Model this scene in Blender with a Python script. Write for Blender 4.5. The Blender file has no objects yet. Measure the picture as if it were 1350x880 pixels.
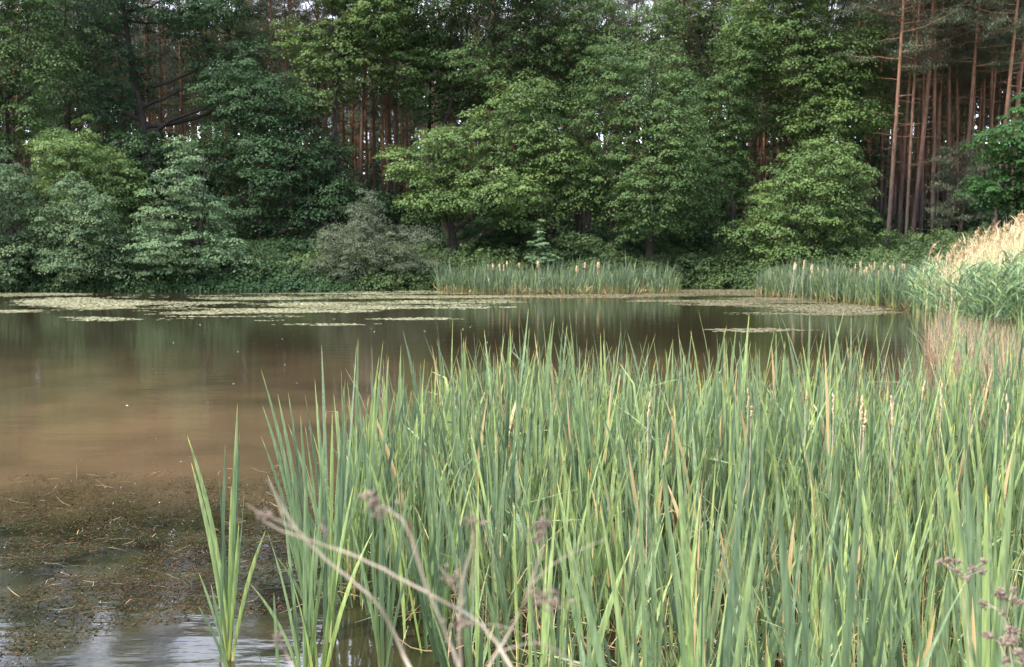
import bpy, math, random
import numpy as np
from mathutils import Vector, Matrix

R = math.radians
scene = bpy.context.scene
# ------------------------------------------------------------------ camera
CAMH, PITCH, FPX = 2.5, math.atan((440 - 312) / 1425), 1425.0
cam_d = bpy.data.cameras.new("camera")
cam = bpy.data.objects.new("camera", cam_d)
scene.collection.objects.link(cam)
cam.location = (0, 0, CAMH)
cam.rotation_euler = (math.pi / 2 - PITCH, 0, 0)
cam_d.sensor_width = 36
cam_d.lens = 38
cam_d.clip_start = 0.05
cam_d.clip_end = 3000
cam_d.dof.use_dof = True
cam_d.dof.focus_distance = 6.5
cam_d.dof.aperture_fstop = 5.6
scene.camera = cam
# ------------------------------------------------------------------ sky and sun
SUN_EL, SUN_AZ = R(52), math.atan2(-0.85, -0.52)      # sun stands behind the camera, to its left
world = bpy.data.worlds.new("World")
scene.world = world
world.use_nodes = True
wn, wl = world.node_tree.nodes, world.node_tree.links
wn.clear()
bg = wn.new("ShaderNodeBackground"); wo = wn.new("ShaderNodeOutputWorld")
sky = wn.new("ShaderNodeTexSky"); sky.sky_type = 'NISHITA'; sky.sun_disc = False
sky.sun_elevation = SUN_EL; sky.sun_rotation = SUN_AZ
tc = wn.new("ShaderNodeTexCoord")
mp = wn.new("ShaderNodeMapping"); mp.inputs['Scale'].default_value = (1, 1, 2.6)
nz = wn.new("ShaderNodeTexNoise"); nz.inputs['Scale'].default_value = 3.2; nz.inputs['Detail'].default_value = 7
nz.inputs['Roughness'].default_value = 0.6
rp = wn.new("ShaderNodeValToRGB"); rp.color_ramp.elements[0].position = 0.34; rp.color_ramp.elements[1].position = 0.52
mx = wn.new("ShaderNodeMix"); mx.data_type = 'RGBA'; mx.inputs['B'].default_value = (21.0, 21.6, 24.0, 1)
bg.inputs['Strength'].default_value = 0.095
wl.new(tc.outputs['Generated'], mp.inputs['Vector']); wl.new(mp.outputs[0], nz.inputs['Vector'])
wl.new(nz.outputs['Fac'], rp.inputs['Fac']); wl.new(rp.outputs['Color'], mx.inputs['Factor'])
spw = wn.new("ShaderNodeSeparateXYZ"); wl.new(tc.outputs['Generated'], spw.inputs[0])
mrw = wn.new("ShaderNodeMapRange"); mrw.inputs['From Min'].default_value = -0.4; mrw.inputs['From Max'].default_value = 0.95
mrw.inputs['To Min'].default_value = 0.7; mrw.inputs['To Max'].default_value = 2.3
wl.new(spw.outputs['Y'], mrw.inputs['Value'])
vm = wn.new("ShaderNodeVectorMath"); vm.operation = 'SCALE'; vm.inputs[0].default_value = (17.5, 18.8, 22.8)
wl.new(mrw.outputs[0], vm.inputs['Scale']); wl.new(vm.outputs[0], mx.inputs['B'])
wl.new(sky.outputs[0], mx.inputs['A']); wl.new(mx.outputs['Result'], bg.inputs['Color']); wl.new(bg.outputs[0], wo.inputs['Surface'])
sun_d = bpy.data.lights.new("sun", 'SUN'); sun_d.energy = 5.0; sun_d.angle = R(5); sun_d.color = (1.0, 0.93, 0.82)
sun = bpy.data.objects.new("sun", sun_d); scene.collection.objects.link(sun)
S = Vector((math.sin(SUN_AZ) * math.cos(SUN_EL), math.cos(SUN_AZ) * math.cos(SUN_EL), math.sin(SUN_EL)))
sun.rotation_euler = S.to_track_quat('Z', 'Y').to_euler()
sun.location = S * 200
scene.view_settings.view_transform = 'Standard'
scene.view_settings.look = 'None'
scene.view_settings.gamma = 1
scene.view_settings.exposure = 0.62
scene.cycles.max_bounces = 6
scene.cycles.diffuse_bounces = 3
scene.cycles.glossy_bounces = 3
scene.cycles.transmission_bounces = 4
scene.cycles.sample_clamp_indirect = 6
scene.cycles.use_denoising = True
scene.cycles.denoiser = 'OPENIMAGEDENOISE'
# ------------------------------------------------------------------ helpers
C = scene.collection
def P(x, y, d):
    """world point that stands d metres in front of the camera at photo pixel x, y"""
    a, b = (x - 675) / FPX, (440 - y) / FPX
    c, s = math.cos(PITCH), math.sin(PITCH)
    v = (a, c + b * s, b * c - s)
    k = d / v[1]
    return (v[0] * k, d, CAMH + v[2] * k)
def gx(x, d): return (x - 675) / FPX * d

def make_mesh(name, verts, faces, fattr=None, vattr=None, smooth=False, mat=None):
    """faces: list of (array MxK); all K-gons"""
    me = bpy.data.meshes.new(name)
    V = np.asarray(verts, dtype=np.float32)
    if not isinstance(faces, list): faces = [faces]
    faces = [np.asarray(f, dtype=np.int32) for f in faces if len(f)]
    me.vertices.add(len(V)); me.vertices.foreach_set("co", V.ravel())
    loops = np.concatenate([f.ravel() for f in faces])
    tot = np.concatenate([np.full(len(f), f.shape[1], dtype=np.int32) for f in faces])
    start = np.concatenate([[0], np.cumsum(tot)[:-1]]).astype(np.int32)
    me.loops.add(len(loops)); me.loops.foreach_set("vertex_index", loops)
    me.polygons.add(len(tot)); me.polygons.foreach_set("loop_start", start)
    me.polygons.foreach_set("loop_total", tot)
    if smooth: me.polygons.foreach_set("use_smooth", np.ones(len(tot), dtype=bool))
    for k, a in (fattr or {}).items():
        at = me.attributes.new(k, 'FLOAT', 'FACE'); at.data.foreach_set("value", np.asarray(a, dtype=np.float32))
    for k, a in (vattr or {}).items():
        at = me.attributes.new(k, 'FLOAT', 'POINT'); at.data.foreach_set("value", np.asarray(a, dtype=np.float32))
    me.update(calc_edges=True)
    if mat: me.materials.append(mat)
    return me
def obj(name, me, parent=None, loc=None, label=None, cat=None, group=None, kind=None):
    o = bpy.data.objects.new(name, me); C.objects.link(o)
    if parent: o.parent = parent
    if loc is not None: o.location = loc
    if label: o['label'] = label
    if cat: o['category'] = cat
    if group: o['group'] = group
    if kind: o['kind'] = kind
    return o
def merge(parts):
    """parts: list of (verts, faces, dict) -> combined"""
    off = 0; V = []; F = []; A = {}
    for v, f, a in parts:
        V.append(v); F.append(f + off); off += len(v)
        for k, x in a.items(): A.setdefault(k, []).append(x)
    return np.concatenate(V), np.concatenate(F), {k: np.concatenate(x) for k, x in A.items()}
def norm(a): return a / np.maximum(np.linalg.norm(a, axis=-1, keepdims=True), 1e-9)
def perp(a):
    """one unit vector across each direction"""
    up = np.where(np.abs(a[:, 2:3]) > 0.9, np.array([[1., 0, 0]]), np.array([[0, 0, 1.]]))
    return norm(np.cross(a, up))
def vnoise(x, y, seed=0):
    xi, yi = np.floor(x).astype(np.int64), np.floor(y).astype(np.int64)
    fx, fy = x - xi, y - yi
    fx, fy = fx * fx * (3 - 2 * fx), fy * fy * (3 - 2 * fy)
    def h(a, b):
        n = (a * 374761393 + b * 668265263 + seed * 1442695) & 0x7fffffff
        n = ((n ^ (n >> 13)) * 1274126177) & 0x7fffffff
        return ((n ^ (n >> 16)) & 0xffff) / 65535.0
    return (h(xi, yi) * (1 - fx) + h(xi + 1, yi) * fx) * (1 - fy) + (h(xi, yi + 1) * (1 - fx) + h(xi + 1, yi + 1) * fx) * fy
def fbm(x, y, seed=0, o=4):
    s = 0; a = 0.5; t = 0
    for i in range(o):
        s = s + a * vnoise(x * 2 ** i, y * 2 ** i, seed + i * 17); t += a; a *= 0.55
    return s / t
def tube(path, radii, n=6):
    path = np.asarray(path, float); k = len(path)
    radii = np.broadcast_to(np.asarray(radii, float), (k,))
    d = norm(np.gradient(path, axis=0)); a = perp(d); b = np.cross(d, a)
    th = np.linspace(0, 2 * math.pi, n, endpoint=False)
    V = path[:, None, :] + radii[:, None, None] * (a[:, None, :] * np.cos(th)[None, :, None] + b[:, None, :] * np.sin(th)[None, :, None])
    V = V.reshape(-1, 3)
    F = []
    for i in range(k - 1):
        for j in range(n):
            F.append((i * n + j, i * n + (j + 1) % n, (i + 1) * n + (j + 1) % n, (i + 1) * n + j))
    return V, np.array(F, dtype=np.int32), {}

# ------------------------------------------------------------------ materials
def nodes(name):
    m = bpy.data.materials.new(name); m.use_nodes = True
    return m, m.node_tree.nodes, m.node_tree.links, m.node_tree.nodes['Principled BSDF']
def leaf_mat(name, dark, light, transl=0.25, rough=0.55, spec=0.18):
    """dark / light: base colours the leaves of this plant vary between"""
    m, n, l, p = nodes(name)
    at = n.new("ShaderNodeAttribute"); at.attribute_name = "rnd"
    at2 = n.new("ShaderNodeAttribute"); at2.attribute_name = "tone"
    oi = n.new("ShaderNodeObjectInfo")
    ad = n.new("ShaderNodeMath"); ad.operation = 'MULTIPLY_ADD'; ad.inputs[1].default_value = 0.45
    l.new(at.outputs['Fac'], ad.inputs[0])
    m2 = n.new("ShaderNodeMath"); m2.operation = 'MULTIPLY'; m2.inputs[1].default_value = 0.55
    l.new(at2.outputs['Fac'], m2.inputs[0]); l.new(m2.outputs[0], ad.inputs[2])
    r = n.new("ShaderNodeValToRGB"); e = r.color_ramp.elements
    e[0].color = (*dark, 1); e[1].color = (*light, 1); e[0].position = 0.1; e[1].position = 0.9
    l.new(ad.outputs[0], r.inputs['Fac'])
    l.new(r.outputs['Color'], p.inputs['Base Color'])
    p.inputs['Roughness'].default_value = rough; p.inputs['Specular IOR Level'].default_value = spec
    t = n.new("ShaderNodeBsdfTranslucent"); ms = n.new("ShaderNodeMixShader"); ms.inputs['Fac'].default_value = transl
    hs = n.new("ShaderNodeHueSaturation"); hs.inputs['Value'].default_value = 1.3; hs.inputs['Hue'].default_value = 0.485
    l.new(r.outputs['Color'], hs.inputs['Color']); l.new(hs.outputs[0], t.inputs['Color'])
    l.new(p.outputs[0], ms.inputs[1]); l.new(t.outputs[0], ms.inputs[2])
    l.new(ms.outputs[0], n['Material Output'].inputs['Surface'])
    return m
def bark_mat(name, low, high, z0, z1, scale=6):
    m, n, l, p = nodes(name)
    tc = n.new("ShaderNodeTexCoord"); sp = n.new("ShaderNodeSeparateXYZ"); l.new(tc.outputs['Object'], sp.inputs[0])
    nz = n.new("ShaderNodeTexNoise"); nz.inputs['Scale'].default_value = scale; nz.inputs['Detail'].default_value = 4
    mp = n.new("ShaderNodeMapping"); mp.inputs['Scale'].default_value = (3, 3, 0.5)
    l.new(tc.outputs['Object'], mp.inputs[0]); l.new(mp.outputs[0], nz.inputs['Vector'])
    mr = n.new("ShaderNodeMapRange"); mr.inputs['From Min'].default_value = z0; mr.inputs['From Max'].default_value = z1
    l.new(sp.outputs['Z'], mr.inputs['Value'])
    r = n.new("ShaderNodeMix"); r.data_type = 'RGBA'; r.inputs['A'].default_value = (*low, 1); r.inputs['B'].default_value = (*high, 1)
    l.new(mr.outputs[0], r.inputs['Factor'])
    mm = n.new("ShaderNodeMix"); mm.data_type = 'RGBA'; mm.blend_type = 'MULTIPLY'; mm.inputs['Factor'].default_value = 0.8
    rr = n.new("ShaderNodeValToRGB"); rr.color_ramp.elements[0].position = 0.3; rr.color_ramp.elements[1].position = 0.65
    rr.color_ramp.elements[0].color = (0.25, 0.22, 0.2, 1)
    l.new(nz.outputs['Fac'], rr.inputs['Fac']); l.new(r.outputs['Result'], mm.inputs['A']); l.new(rr.outputs['Color'], mm.inputs['B'])
    l.new(mm.outputs['Result'], p.inputs['Base Color']); p.inputs['Roughness'].default_value = 0.9
    bp = n.new("ShaderNodeBump"); bp.inputs['Strength'].default_value = 0.6; bp.inputs['Distance'].default_value = 0.03
    l.new(nz.outputs['Fac'], bp.inputs['Height']); l.new(bp.outputs[0], p.inputs['Normal'])
    return m
def blade_mat(name, stops, transl=0.25, var=0.5, alt=None, rough=0.42, brown=0.0):
    """colour runs along the blade (attribute t), each blade a little different (rnd)"""
    m, n, l, p = nodes(name)
    at = n.new("ShaderNodeAttribute"); at.attribute_name = "t"
    ar = n.new("ShaderNodeAttribute"); ar.attribute_name = "rnd"
    oi = n.new("ShaderNodeObjectInfo")
    r = n.new("ShaderNodeValToRGB"); els = r.color_ramp.elements
    els[0].position = stops[0][0]; els[0].color = (*stops[0][1], 1)
    els[1].position = stops[-1][0]; els[1].color = (*stops[-1][1], 1)
    for pos, c in stops[1:-1]:
        e = els.new(pos); e.color = (*c, 1)
    l.new(at.outputs['Fac'], r.inputs['Fac'])
    w = n.new("ShaderNodeMath"); w.operation = 'ADD'; l.new(ar.outputs['Fac'], w.inputs[0]); l.new(oi.outputs['Random'], w.inputs[1])
    fr = n.new("ShaderNodeMath"); fr.operation = 'FRACT'; l.new(w.outputs[0], fr.inputs[0])
    r2 = n.new("ShaderNodeValToRGB"); a = alt or (1.5, 1.4, 0.95)
    r2.color_ramp.elements[0].color = (1 - var, 1 - var * 0.9, 1 - var * 0.75, 1)
    r2.color_ramp.elements[1].color = (*a, 1); r2.color_ramp.elements[1].position = 1.0
    e = r2.color_ramp.elements.new(0.6); e.color = (1, 1, 1, 1)
    l.new(fr.outputs[0], r2.inputs['Fac'])
    mm = n.new("ShaderNodeMix"); mm.data_type = 'RGBA'; mm.blend_type = 'MULTIPLY'; mm.inputs['Factor'].default_value = 1
    l.new(r.outputs['Color'], mm.inputs['A']); l.new(r2.outputs['Color'], mm.inputs['B'])
    l.new(mm.outputs['Result'], p.inputs['Base Color']); p.inputs['Roughness'].default_value = rough
    p.inputs['Specular IOR Level'].default_value = 0.4
    # fine lengthwise mottling, and a few blades gone straw brown
    tc = n.new("ShaderNodeTexCoord"); mpp = n.new("ShaderNodeMapping"); mpp.inputs['Scale'].default_value = (90, 90, 6)
    nzz = n.new("ShaderNodeTexNoise"); nzz.inputs['Scale'].default_value = 1.0; nzz.inputs['Detail'].default_value = 5
    l.new(tc.outputs['Object'], mpp.inputs[0]); l.new(mpp.outputs[0], nzz.inputs['Vector'])
    r3 = n.new("ShaderNodeValToRGB"); r3.color_ramp.elements[0].position = 0.3; r3.color_ramp.elements[1].position = 0.7
    r3.color_ramp.elements[0].color = (0.5, 0.54, 0.52, 1); r3.color_ramp.elements[1].color = (1.2, 1.18, 1.15, 1)
    l.new(nzz.outputs['Fac'], r3.inputs['Fac'])
    m3 = n.new("ShaderNodeMix"); m3.data_type = 'RGBA'; m3.blend_type = 'MULTIPLY'; m3.inputs['Factor'].default_value = 1
    l.new(mm.outputs['Result'], m3.inputs['A']); l.new(r3.outputs['Color'], m3.inputs['B'])
    gt = n.new("ShaderNodeMath"); gt.operation = 'LESS_THAN'; gt.inputs[1].default_value = brown; l.new(fr.outputs[0], gt.inputs[0])
    m4 = n.new("ShaderNodeMix"); m4.data_type = 'RGBA'; m4.inputs['B'].default_value = (0.46, 0.34, 0.17, 1)
    l.new(gt.outputs[0], m4.inputs['Factor']); l.new(m3.outputs['Result'], m4.inputs['A'])
    mm = m4; l.new(mm.outputs['Result'], p.inputs['Base Color'])
    t = n.new("ShaderNodeBsdfTranslucent"); ms = n.new("ShaderNodeMixShader"); ms.inputs['Fac'].default_value = transl
    l.new(mm.outputs['Result'], t.inputs['Color'])
    l.new(p.outputs[0], ms.inputs[1]); l.new(t.outputs[0], ms.inputs[2]); l.new(ms.outputs[0], n['Material Output'].inputs['Surface'])
    return m
def flat_mat(name, c1, c2, scale=8, rough=0.8, spec=0.3):
    m, n, l, p = nodes(name)
    nz = n.new("ShaderNodeTexNoise"); nz.inputs['Scale'].default_value = scale; nz.inputs['Detail'].default_value = 6
    tc = n.new("ShaderNodeTexCoord"); l.new(tc.outputs['Object'], nz.inputs['Vector'])
    r = n.new("ShaderNodeValToRGB"); r.color_ramp.elements[0].color = (*c1, 1); r.color_ramp.elements[1].color = (*c2, 1)
    r.color_ramp.elements[0].position = 0.35; r.color_ramp.elements[1].position = 0.65
    l.new(nz.outputs['Fac'], r.inputs['Fac']); l.new(r.outputs['Color'], p.inputs['Base Color'])
    p.inputs['Roughness'].default_value = rough; p.inputs['Specular IOR Level'].default_value = spec
    return m

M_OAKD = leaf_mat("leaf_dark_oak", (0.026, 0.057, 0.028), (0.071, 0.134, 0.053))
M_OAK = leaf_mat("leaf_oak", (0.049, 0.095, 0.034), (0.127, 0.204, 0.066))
M_FRESH = leaf_mat("leaf_fresh", (0.063, 0.115, 0.041), (0.178, 0.265, 0.079))
M_ALDER = leaf_mat("leaf_alder", (0.078, 0.145, 0.075), (0.206, 0.295, 0.144))
M_WILLOW = leaf_mat("leaf_willow", (0.078, 0.103, 0.066), (0.184, 0.211, 0.128))
M_GREY = leaf_mat("leaf_greyish", (0.064, 0.114, 0.056), (0.177, 0.255, 0.122))
M_UNDER = leaf_mat("leaf_bramble", (0.045, 0.083, 0.038), (0.129, 0.192, 0.067))
M_MAPLE = leaf_mat("leaf_maple", (0.030, 0.076, 0.024), (0.068, 0.162, 0.043), transl=0.35)
M_NEEDLE = leaf_mat("pine_needles", (0.086, 0.109, 0.071), (0.172, 0.201, 0.127), transl=0.1)
M_NEEDLER = leaf_mat("pine_needles_brownish", (0.10, 0.075, 0.06), (0.19, 0.14, 0.10), transl=0.1)
M_PINE = bark_mat("pine_bark", (0.10, 0.072, 0.064), (0.36, 0.19, 0.11), 3, 10.5)
M_BARK = bark_mat("dark_bark", (0.055, 0.043, 0.036), (0.05, 0.04, 0.034), 0, 10)
M_BARKP = bark_mat("pale_bark", (0.16, 0.135, 0.10), (0.10, 0.085, 0.07), 0, 6)
GREEN = [(0.0, (0.468, 0.433, 0.234)), (0.10, (0.328, 0.398, 0.140)), (0.28, (0.246, 0.351, 0.146)), (0.6, (0.211, 0.298, 0.150)),
         (0.94, (0.234, 0.316, 0.152)), (0.975, (0.515, 0.515, 0.187)), (1.0, (0.50, 0.36, 0.16))]
M_CAT = blade_mat("cattail_leaf", GREEN, transl=0.25, rough=0.45, brown=0.03)
M_CATS = blade_mat("tall_cattail_leaf", GREEN, transl=0.25, rough=0.45)
GREENF = [(0.0, (0.42, 0.36, 0.17)), (0.12, (0.28, 0.31, 0.14)), (0.32, (0.18, 0.25, 0.13)), (0.9, (0.17, 0.24, 0.14)), (1.0, (0.28, 0.3, 0.15))]
M_CATF = blade_mat("far_cattail_leaf", GREENF, transl=0.2)
M_REED = blade_mat("reed_leaf", [(0.0, (0.22, 0.30, 0.14)), (0.6, (0.22, 0.35, 0.18)), (1.0, (0.30, 0.36, 0.18))], transl=0.3)
M_STRAW = blade_mat("straw", [(0.0, (0.42, 0.27, 0.13)), (0.5, (0.60, 0.45, 0.24)), (1.0, (0.66, 0.52, 0.30))], transl=0.1, alt=(1.2, 1.15, 1.1), rough=0.6)
M_GOLD = blade_mat("golden_reed", [(0.0, (0.62, 0.48, 0.26)), (0.5, (0.80, 0.68, 0.42)), (1.0, (0.82, 0.66, 0.40))], transl=0.25, var=0.2, alt=(1.1, 1.1, 1.05), rough=0.6)
M_PINK = blade_mat("old_red_reed", [(0.0, (0.36, 0.21, 0.14)), (0.5, (0.42, 0.29, 0.19)), (1.0, (0.52, 0.42, 0.28))], transl=0.1, alt=(1.2, 1.15, 1.1), rough=0.7)
M_PLUME = flat_mat("reed_plume", (0.36, 0.22, 0.12), (0.66, 0.48, 0.28), 30)
M_HEAD = flat_mat("cattail_fluff", (0.34, 0.23, 0.13), (0.60, 0.46, 0.29), 60)
M_HEADF = flat_mat("far_cattail_fluff", (0.42, 0.28, 0.15), (0.66, 0.50, 0.31), 60)
M_DRY = flat_mat("dry_stalk", (0.30, 0.24, 0.18), (0.52, 0.43, 0.34), 25)
M_DRYH = flat_mat("dry_seed_head", (0.14, 0.10, 0.08), (0.30, 0.23, 0.18), 120)

# ------------------------------------------------------------------ pond, ground
POND = np.array([(-80, 4.6), (-80, 49), (-40, 50), (-26, 50.6), (-15, 50.0), (-6, 50.2), (-3, 51.2), (2, 53), (8, 54.2), (11, 53), (14, 48.5),
                 (17.5, 42), (17, 35), (15.5, 28), (14, 22), (12, 17), (8.5, 11), (5.5, 6.5), (3, 4.6), (0, 3.9), (-4, 4.0), (-12, 4.4)])
def sdist(x, y, poly=POND):
    """signed distance to a polygon, negative inside"""
    x = np.asarray(x, float); y = np.asarray(y, float)
    d = np.full(x.shape, 1e9); ins = np.zeros(x.shape, bool)
    n = len(poly)
    for i in range(n):
        ax, ay = poly[i]; bx, by = poly[(i + 1) % n]
        ex, ey = bx - ax, by - ay
        t = np.clip(((x - ax) * ex + (y - ay) * ey) / (ex * ex + ey * ey), 0, 1)
        d = np.minimum(d, np.hypot(x - ax - t * ex, y - ay - t * ey))
        c = ((ay > y) != (by > y)) & (x < (bx - ax) * (y - ay) / ((by - ay) if by != ay else 1e-9) + ax)
        ins ^= c
    return np.where(ins, -d, d)
def ground_h(x, y):
    s = sdist(x, y); x = np.asarray(x, float); y = np.asarray(y, float)
    out = np.clip(s * 0.28, 0, 0.45) + np.clip((s - 2) / 12, 0, 1) * 1.15 * np.where(y > 30, 1, 0.5)
    h = np.where(s > 0, out, np.maximum(s * 0.28, -0.75))
    h = h + np.clip((y - 92) / 70, 0, 1) * 9.0  # rise added far back to close off low sky between the trunks
    return h + (fbm(x * 0.25, y * 0.25, 5) - 0.5) * 0.5 * np.clip(s / 6 + 0.05, 0, 1) - 0.01

def axis_pts(lo, hi, st, far):
    a = np.arange(lo, hi + st, st); k = np.geomspace(4, far, 14)
    return np.concatenate([(lo - k)[::-1], a, hi + k])
xs = axis_pts(-70, 70, 0.9, 500); ys = axis_pts(-8, 100, 0.8, 700)
GX, GY = np.meshgrid(xs, ys)
GZ = ground_h(GX, GY)
nx, ny = len(xs), len(ys)
idx = np.arange(nx * ny).reshape(ny, nx)
quads = np.stack([idx[:-1, :-1], idx[:-1, 1:], idx[1:, 1:], idx[1:, :-1]], -1).reshape(-1, 4)
m, n, l, p = nodes("forest_soil")
tcn = n.new("ShaderNodeTexCoord"); nz1 = n.new("ShaderNodeTexNoise"); nz1.inputs['Scale'].default_value = 0.6; nz1.inputs['Detail'].default_value = 10
l.new(tcn.outputs['Object'], nz1.inputs['Vector'])
rr = n.new("ShaderNodeValToRGB"); e = rr.color_ramp.elements
e[0].position = 0.35; e[0].color = (0.045, 0.035, 0.022, 1); e[1].position = 0.62; e[1].color = (0.06, 0.10, 0.035, 1)
e2 = e.new(0.48); e2.color = (0.09, 0.075, 0.04, 1)
l.new(nz1.outputs['Fac'], rr.inputs['Fac']); l.new(rr.outputs['Color'], p.inputs['Base Color']); p.inputs['Roughness'].default_value = 0.95
bp = n.new("ShaderNodeBump"); nz2 = n.new("ShaderNodeTexNoise"); nz2.inputs['Scale'].default_value = 20; l.new(tcn.outputs['Object'], nz2.inputs['Vector'])
l.new(nz2.outputs['Fac'], bp.inputs['Height']); bp.inputs['Distance'].default_value = 0.05; l.new(bp.outputs[0], p.inputs['Normal'])
obj("ground", make_mesh("ground", np.stack([GX, GY, GZ], -1).reshape(-1, 3), quads, smooth=True, mat=m), kind="structure")

# water: turbid brown pond water, darker where weeds grow up to the surface
wx = np.arange(-82, 19, 1.0); wy = np.arange(2.5, 57, 1.0)
WX, WY = np.meshgrid(wx, wy)
keep = sdist(WX, WY) < 2.2
idx = np.arange(WX.size).reshape(WX.shape)
q = np.stack([idx[:-1, :-1], idx[:-1, 1:], idx[1:, 1:], idx[1:, :-1]], -1).reshape(-1, 4)
q = q[keep.ravel()[q].all(axis=1)]
M_WATER, n, l, p = nodes("pond_water")
tcn = n.new("ShaderNodeTexCoord"); sp = n.new("ShaderNodeSeparateXYZ"); l.new(tcn.outputs['Object'], sp.inputs[0])
def noise(scale, detail=4, vec=None, mscale=None):
    z = n.new("ShaderNodeTexNoise"); z.inputs['Scale'].default_value = scale; z.inputs['Detail'].default_value = detail
    if mscale:
        mpn = n.new("ShaderNodeMapping"); mpn.inputs['Scale'].default_value = mscale; l.new(tcn.outputs['Object'], mpn.inputs[0]); l.new(mpn.outputs[0], z.inputs['Vector'])
    else: l.new(tcn.outputs['Object'], z.inputs['Vector'])
    return z
# weed zone: nearer than about 10 m
wz = noise(0.7, 6)
mr = n.new("ShaderNodeMapRange"); mr.inputs['From Min'].default_value = 11.5; mr.inputs['From Max'].default_value = 9.0
l.new(sp.outputs['Y'], mr.inputs['Value'])
ad = n.new("ShaderNodeMath"); ad.operation = 'MULTIPLY_ADD'; ad.inputs[1].default_value = 1.6; ad.inputs[2].default_value = -0.8
l.new(wz.outputs['Fac'], ad.inputs[0])
ad2 = n.new("ShaderNodeMath"); ad2.operation = 'ADD'; ad2.use_clamp = True; l.new(ad.outputs[0], ad2.inputs[0]); l.new(mr.outputs[0], ad2.inputs[1])
w1 = noise(2.2, 8); r1 = n.new("ShaderNodeValToRGB"); e = r1.color_ramp.elements
e[0].position = 0.38; e[0].color = (0.008, 0.008, 0.004, 1); e[1].position = 0.7; e[1].color = (0.03, 0.03, 0.012, 1)
l.new(w1.outputs['Fac'], r1.inputs['Fac'])
w2 = noise(0.32, 9, mscale=(1, 0.8, 1)); r2 = n.new("ShaderNodeValToRGB"); e = r2.color_ramp.elements
e[0].position = 0.3; e[0].color = (0.038, 0.028, 0.016, 1); e[1].position = 0.66; e[1].color = (0.11, 0.072, 0.038, 1)
l.new(w2.outputs['Fac'], r2.inputs['Fac'])
mxw = n.new("ShaderNodeMix"); mxw.data_type = 'RGBA'; l.new(ad2.outputs[0], mxw.inputs['Factor']); l.new(r2.outputs['Color'], mxw.inputs['A']); l.new(r1.outputs['Color'], mxw.inputs['B'])
# darker base colour further out
mrf = n.new("ShaderNodeMapRange"); mrf.inputs['From Min'].default_value = 16; mrf.inputs['From Max'].default_value = 25
l.new(sp.outputs['Y'], mrf.inputs['Value'])
mxf = n.new("ShaderNodeMix"); mxf.data_type = 'RGBA'; mxf.inputs['B'].default_value = (0.022, 0.016, 0.009, 1)
l.new(mrf.outputs[0], mxf.inputs['Factor']); l.new(mxw.outputs['Result'], mxf.inputs['A'])
l.new(mxf.outputs['Result'], p.inputs['Base Color'])
p.inputs['Roughness'].default_value = 0.05; p.inputs['IOR'].default_value = 1.33
b1 = noise(1.8, 4, mscale=(0.6, 1.8, 1)); b2 = noise(9, 3)
bpa = n.new("ShaderNodeBump"); bpa.inputs['Strength'].default_value = 0.5; bpa.inputs['Distance'].default_value = 0.011; l.new(b1.outputs['Fac'], bpa.inputs['Height'])
bpb = n.new("ShaderNodeBump"); bpb.inputs['Strength'].default_value = 0.5; bpb.inputs['Distance'].default_value = 0.0012; l.new(b2.outputs['Fac'], bpb.inputs['Height'])
l.new(bpa.outputs[0], bpb.inputs['Normal']); l.new(bpb.outputs[0], p.inputs['Normal'])
obj("water", make_mesh("water", np.stack([WX, WY, WX * 0], -1).reshape(-1, 3), q, smooth=True, mat=M_WATER), kind="structure")

# ------------------------------------------------------------------ leaves, crowns
def leaf_cloud(rng, cen, rad, per, size, outward=None, flat=0.35, up=0.9, tone=None, droop=0.45, aspect=0.55):
    """leaves grouped in domed clumps; cen Nx3, rad N"""
    N = len(cen); n = N * per
    c = np.repeat(cen, per, 0); r = np.repeat(rad, per)
    th = rng.uniform(0, 2 * math.pi, n); rho = rng.uniform(0, 1, n) ** 0.62
    off = np.stack([np.cos(th) * rho, np.sin(th) * rho, np.zeros(n)], -1)
    off[:, 2] = -droop * rho ** 2 + rng.normal(0, flat * 0.45, n)
    pos = c + off * r[:, None]
    rad_dir = np.stack([np.cos(th), np.sin(th), np.zeros(n)], -1)
    nrm = norm(np.array([0, 0, 1.]) * up + rad_dir * 0.55 * rho[:, None] + rng.normal(0, 0.33, (n, 3)) + (np.repeat(outward, per, 0) * 0.45 if outward is not None else 0))
    d = rad_dir + rng.normal(0, 0.55, (n, 3)); d[:, 2] -= 0.35
    d = norm(d - nrm * (d * nrm).sum(-1, keepdims=True)); s = np.cross(nrm, d)
    L = size * rng.uniform(0.7, 1.5, n)[:, None]
    w = L * aspect
    V = np.stack([pos - d * L * 0.5, pos + s * w * 0.5 + d * L * 0.05, pos + d * L * 0.5 - nrm * L * 0.12, pos - s * w * 0.5 + d * L * 0.05], 1).reshape(-1, 3)
    F = np.arange(n * 4).reshape(-1, 4)
    tn = np.repeat(rng.uniform(0, 1, N) if tone is None else tone, per)
    return V, F, {"rnd": rng.uniform(0, 1, n), "tone": tn}
def sphere_dirs(rng, n):
    v = rng.normal(0, 1, (n, 3)); return norm(v)
def lobes_of(rng, c, r, k, spread=0.74, small=(0.26, 0.48)):
    c = np.array(c, float); r = np.array(r, float)
    L = [(c, r * 0.68)]
    for i in range(k):
        d = sphere_dirs(rng, 1)[0]
        d[2] = d[2] * 0.95
        L.append((c + d * r * spread, r * rng.uniform(*small)))
    return L
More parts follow.
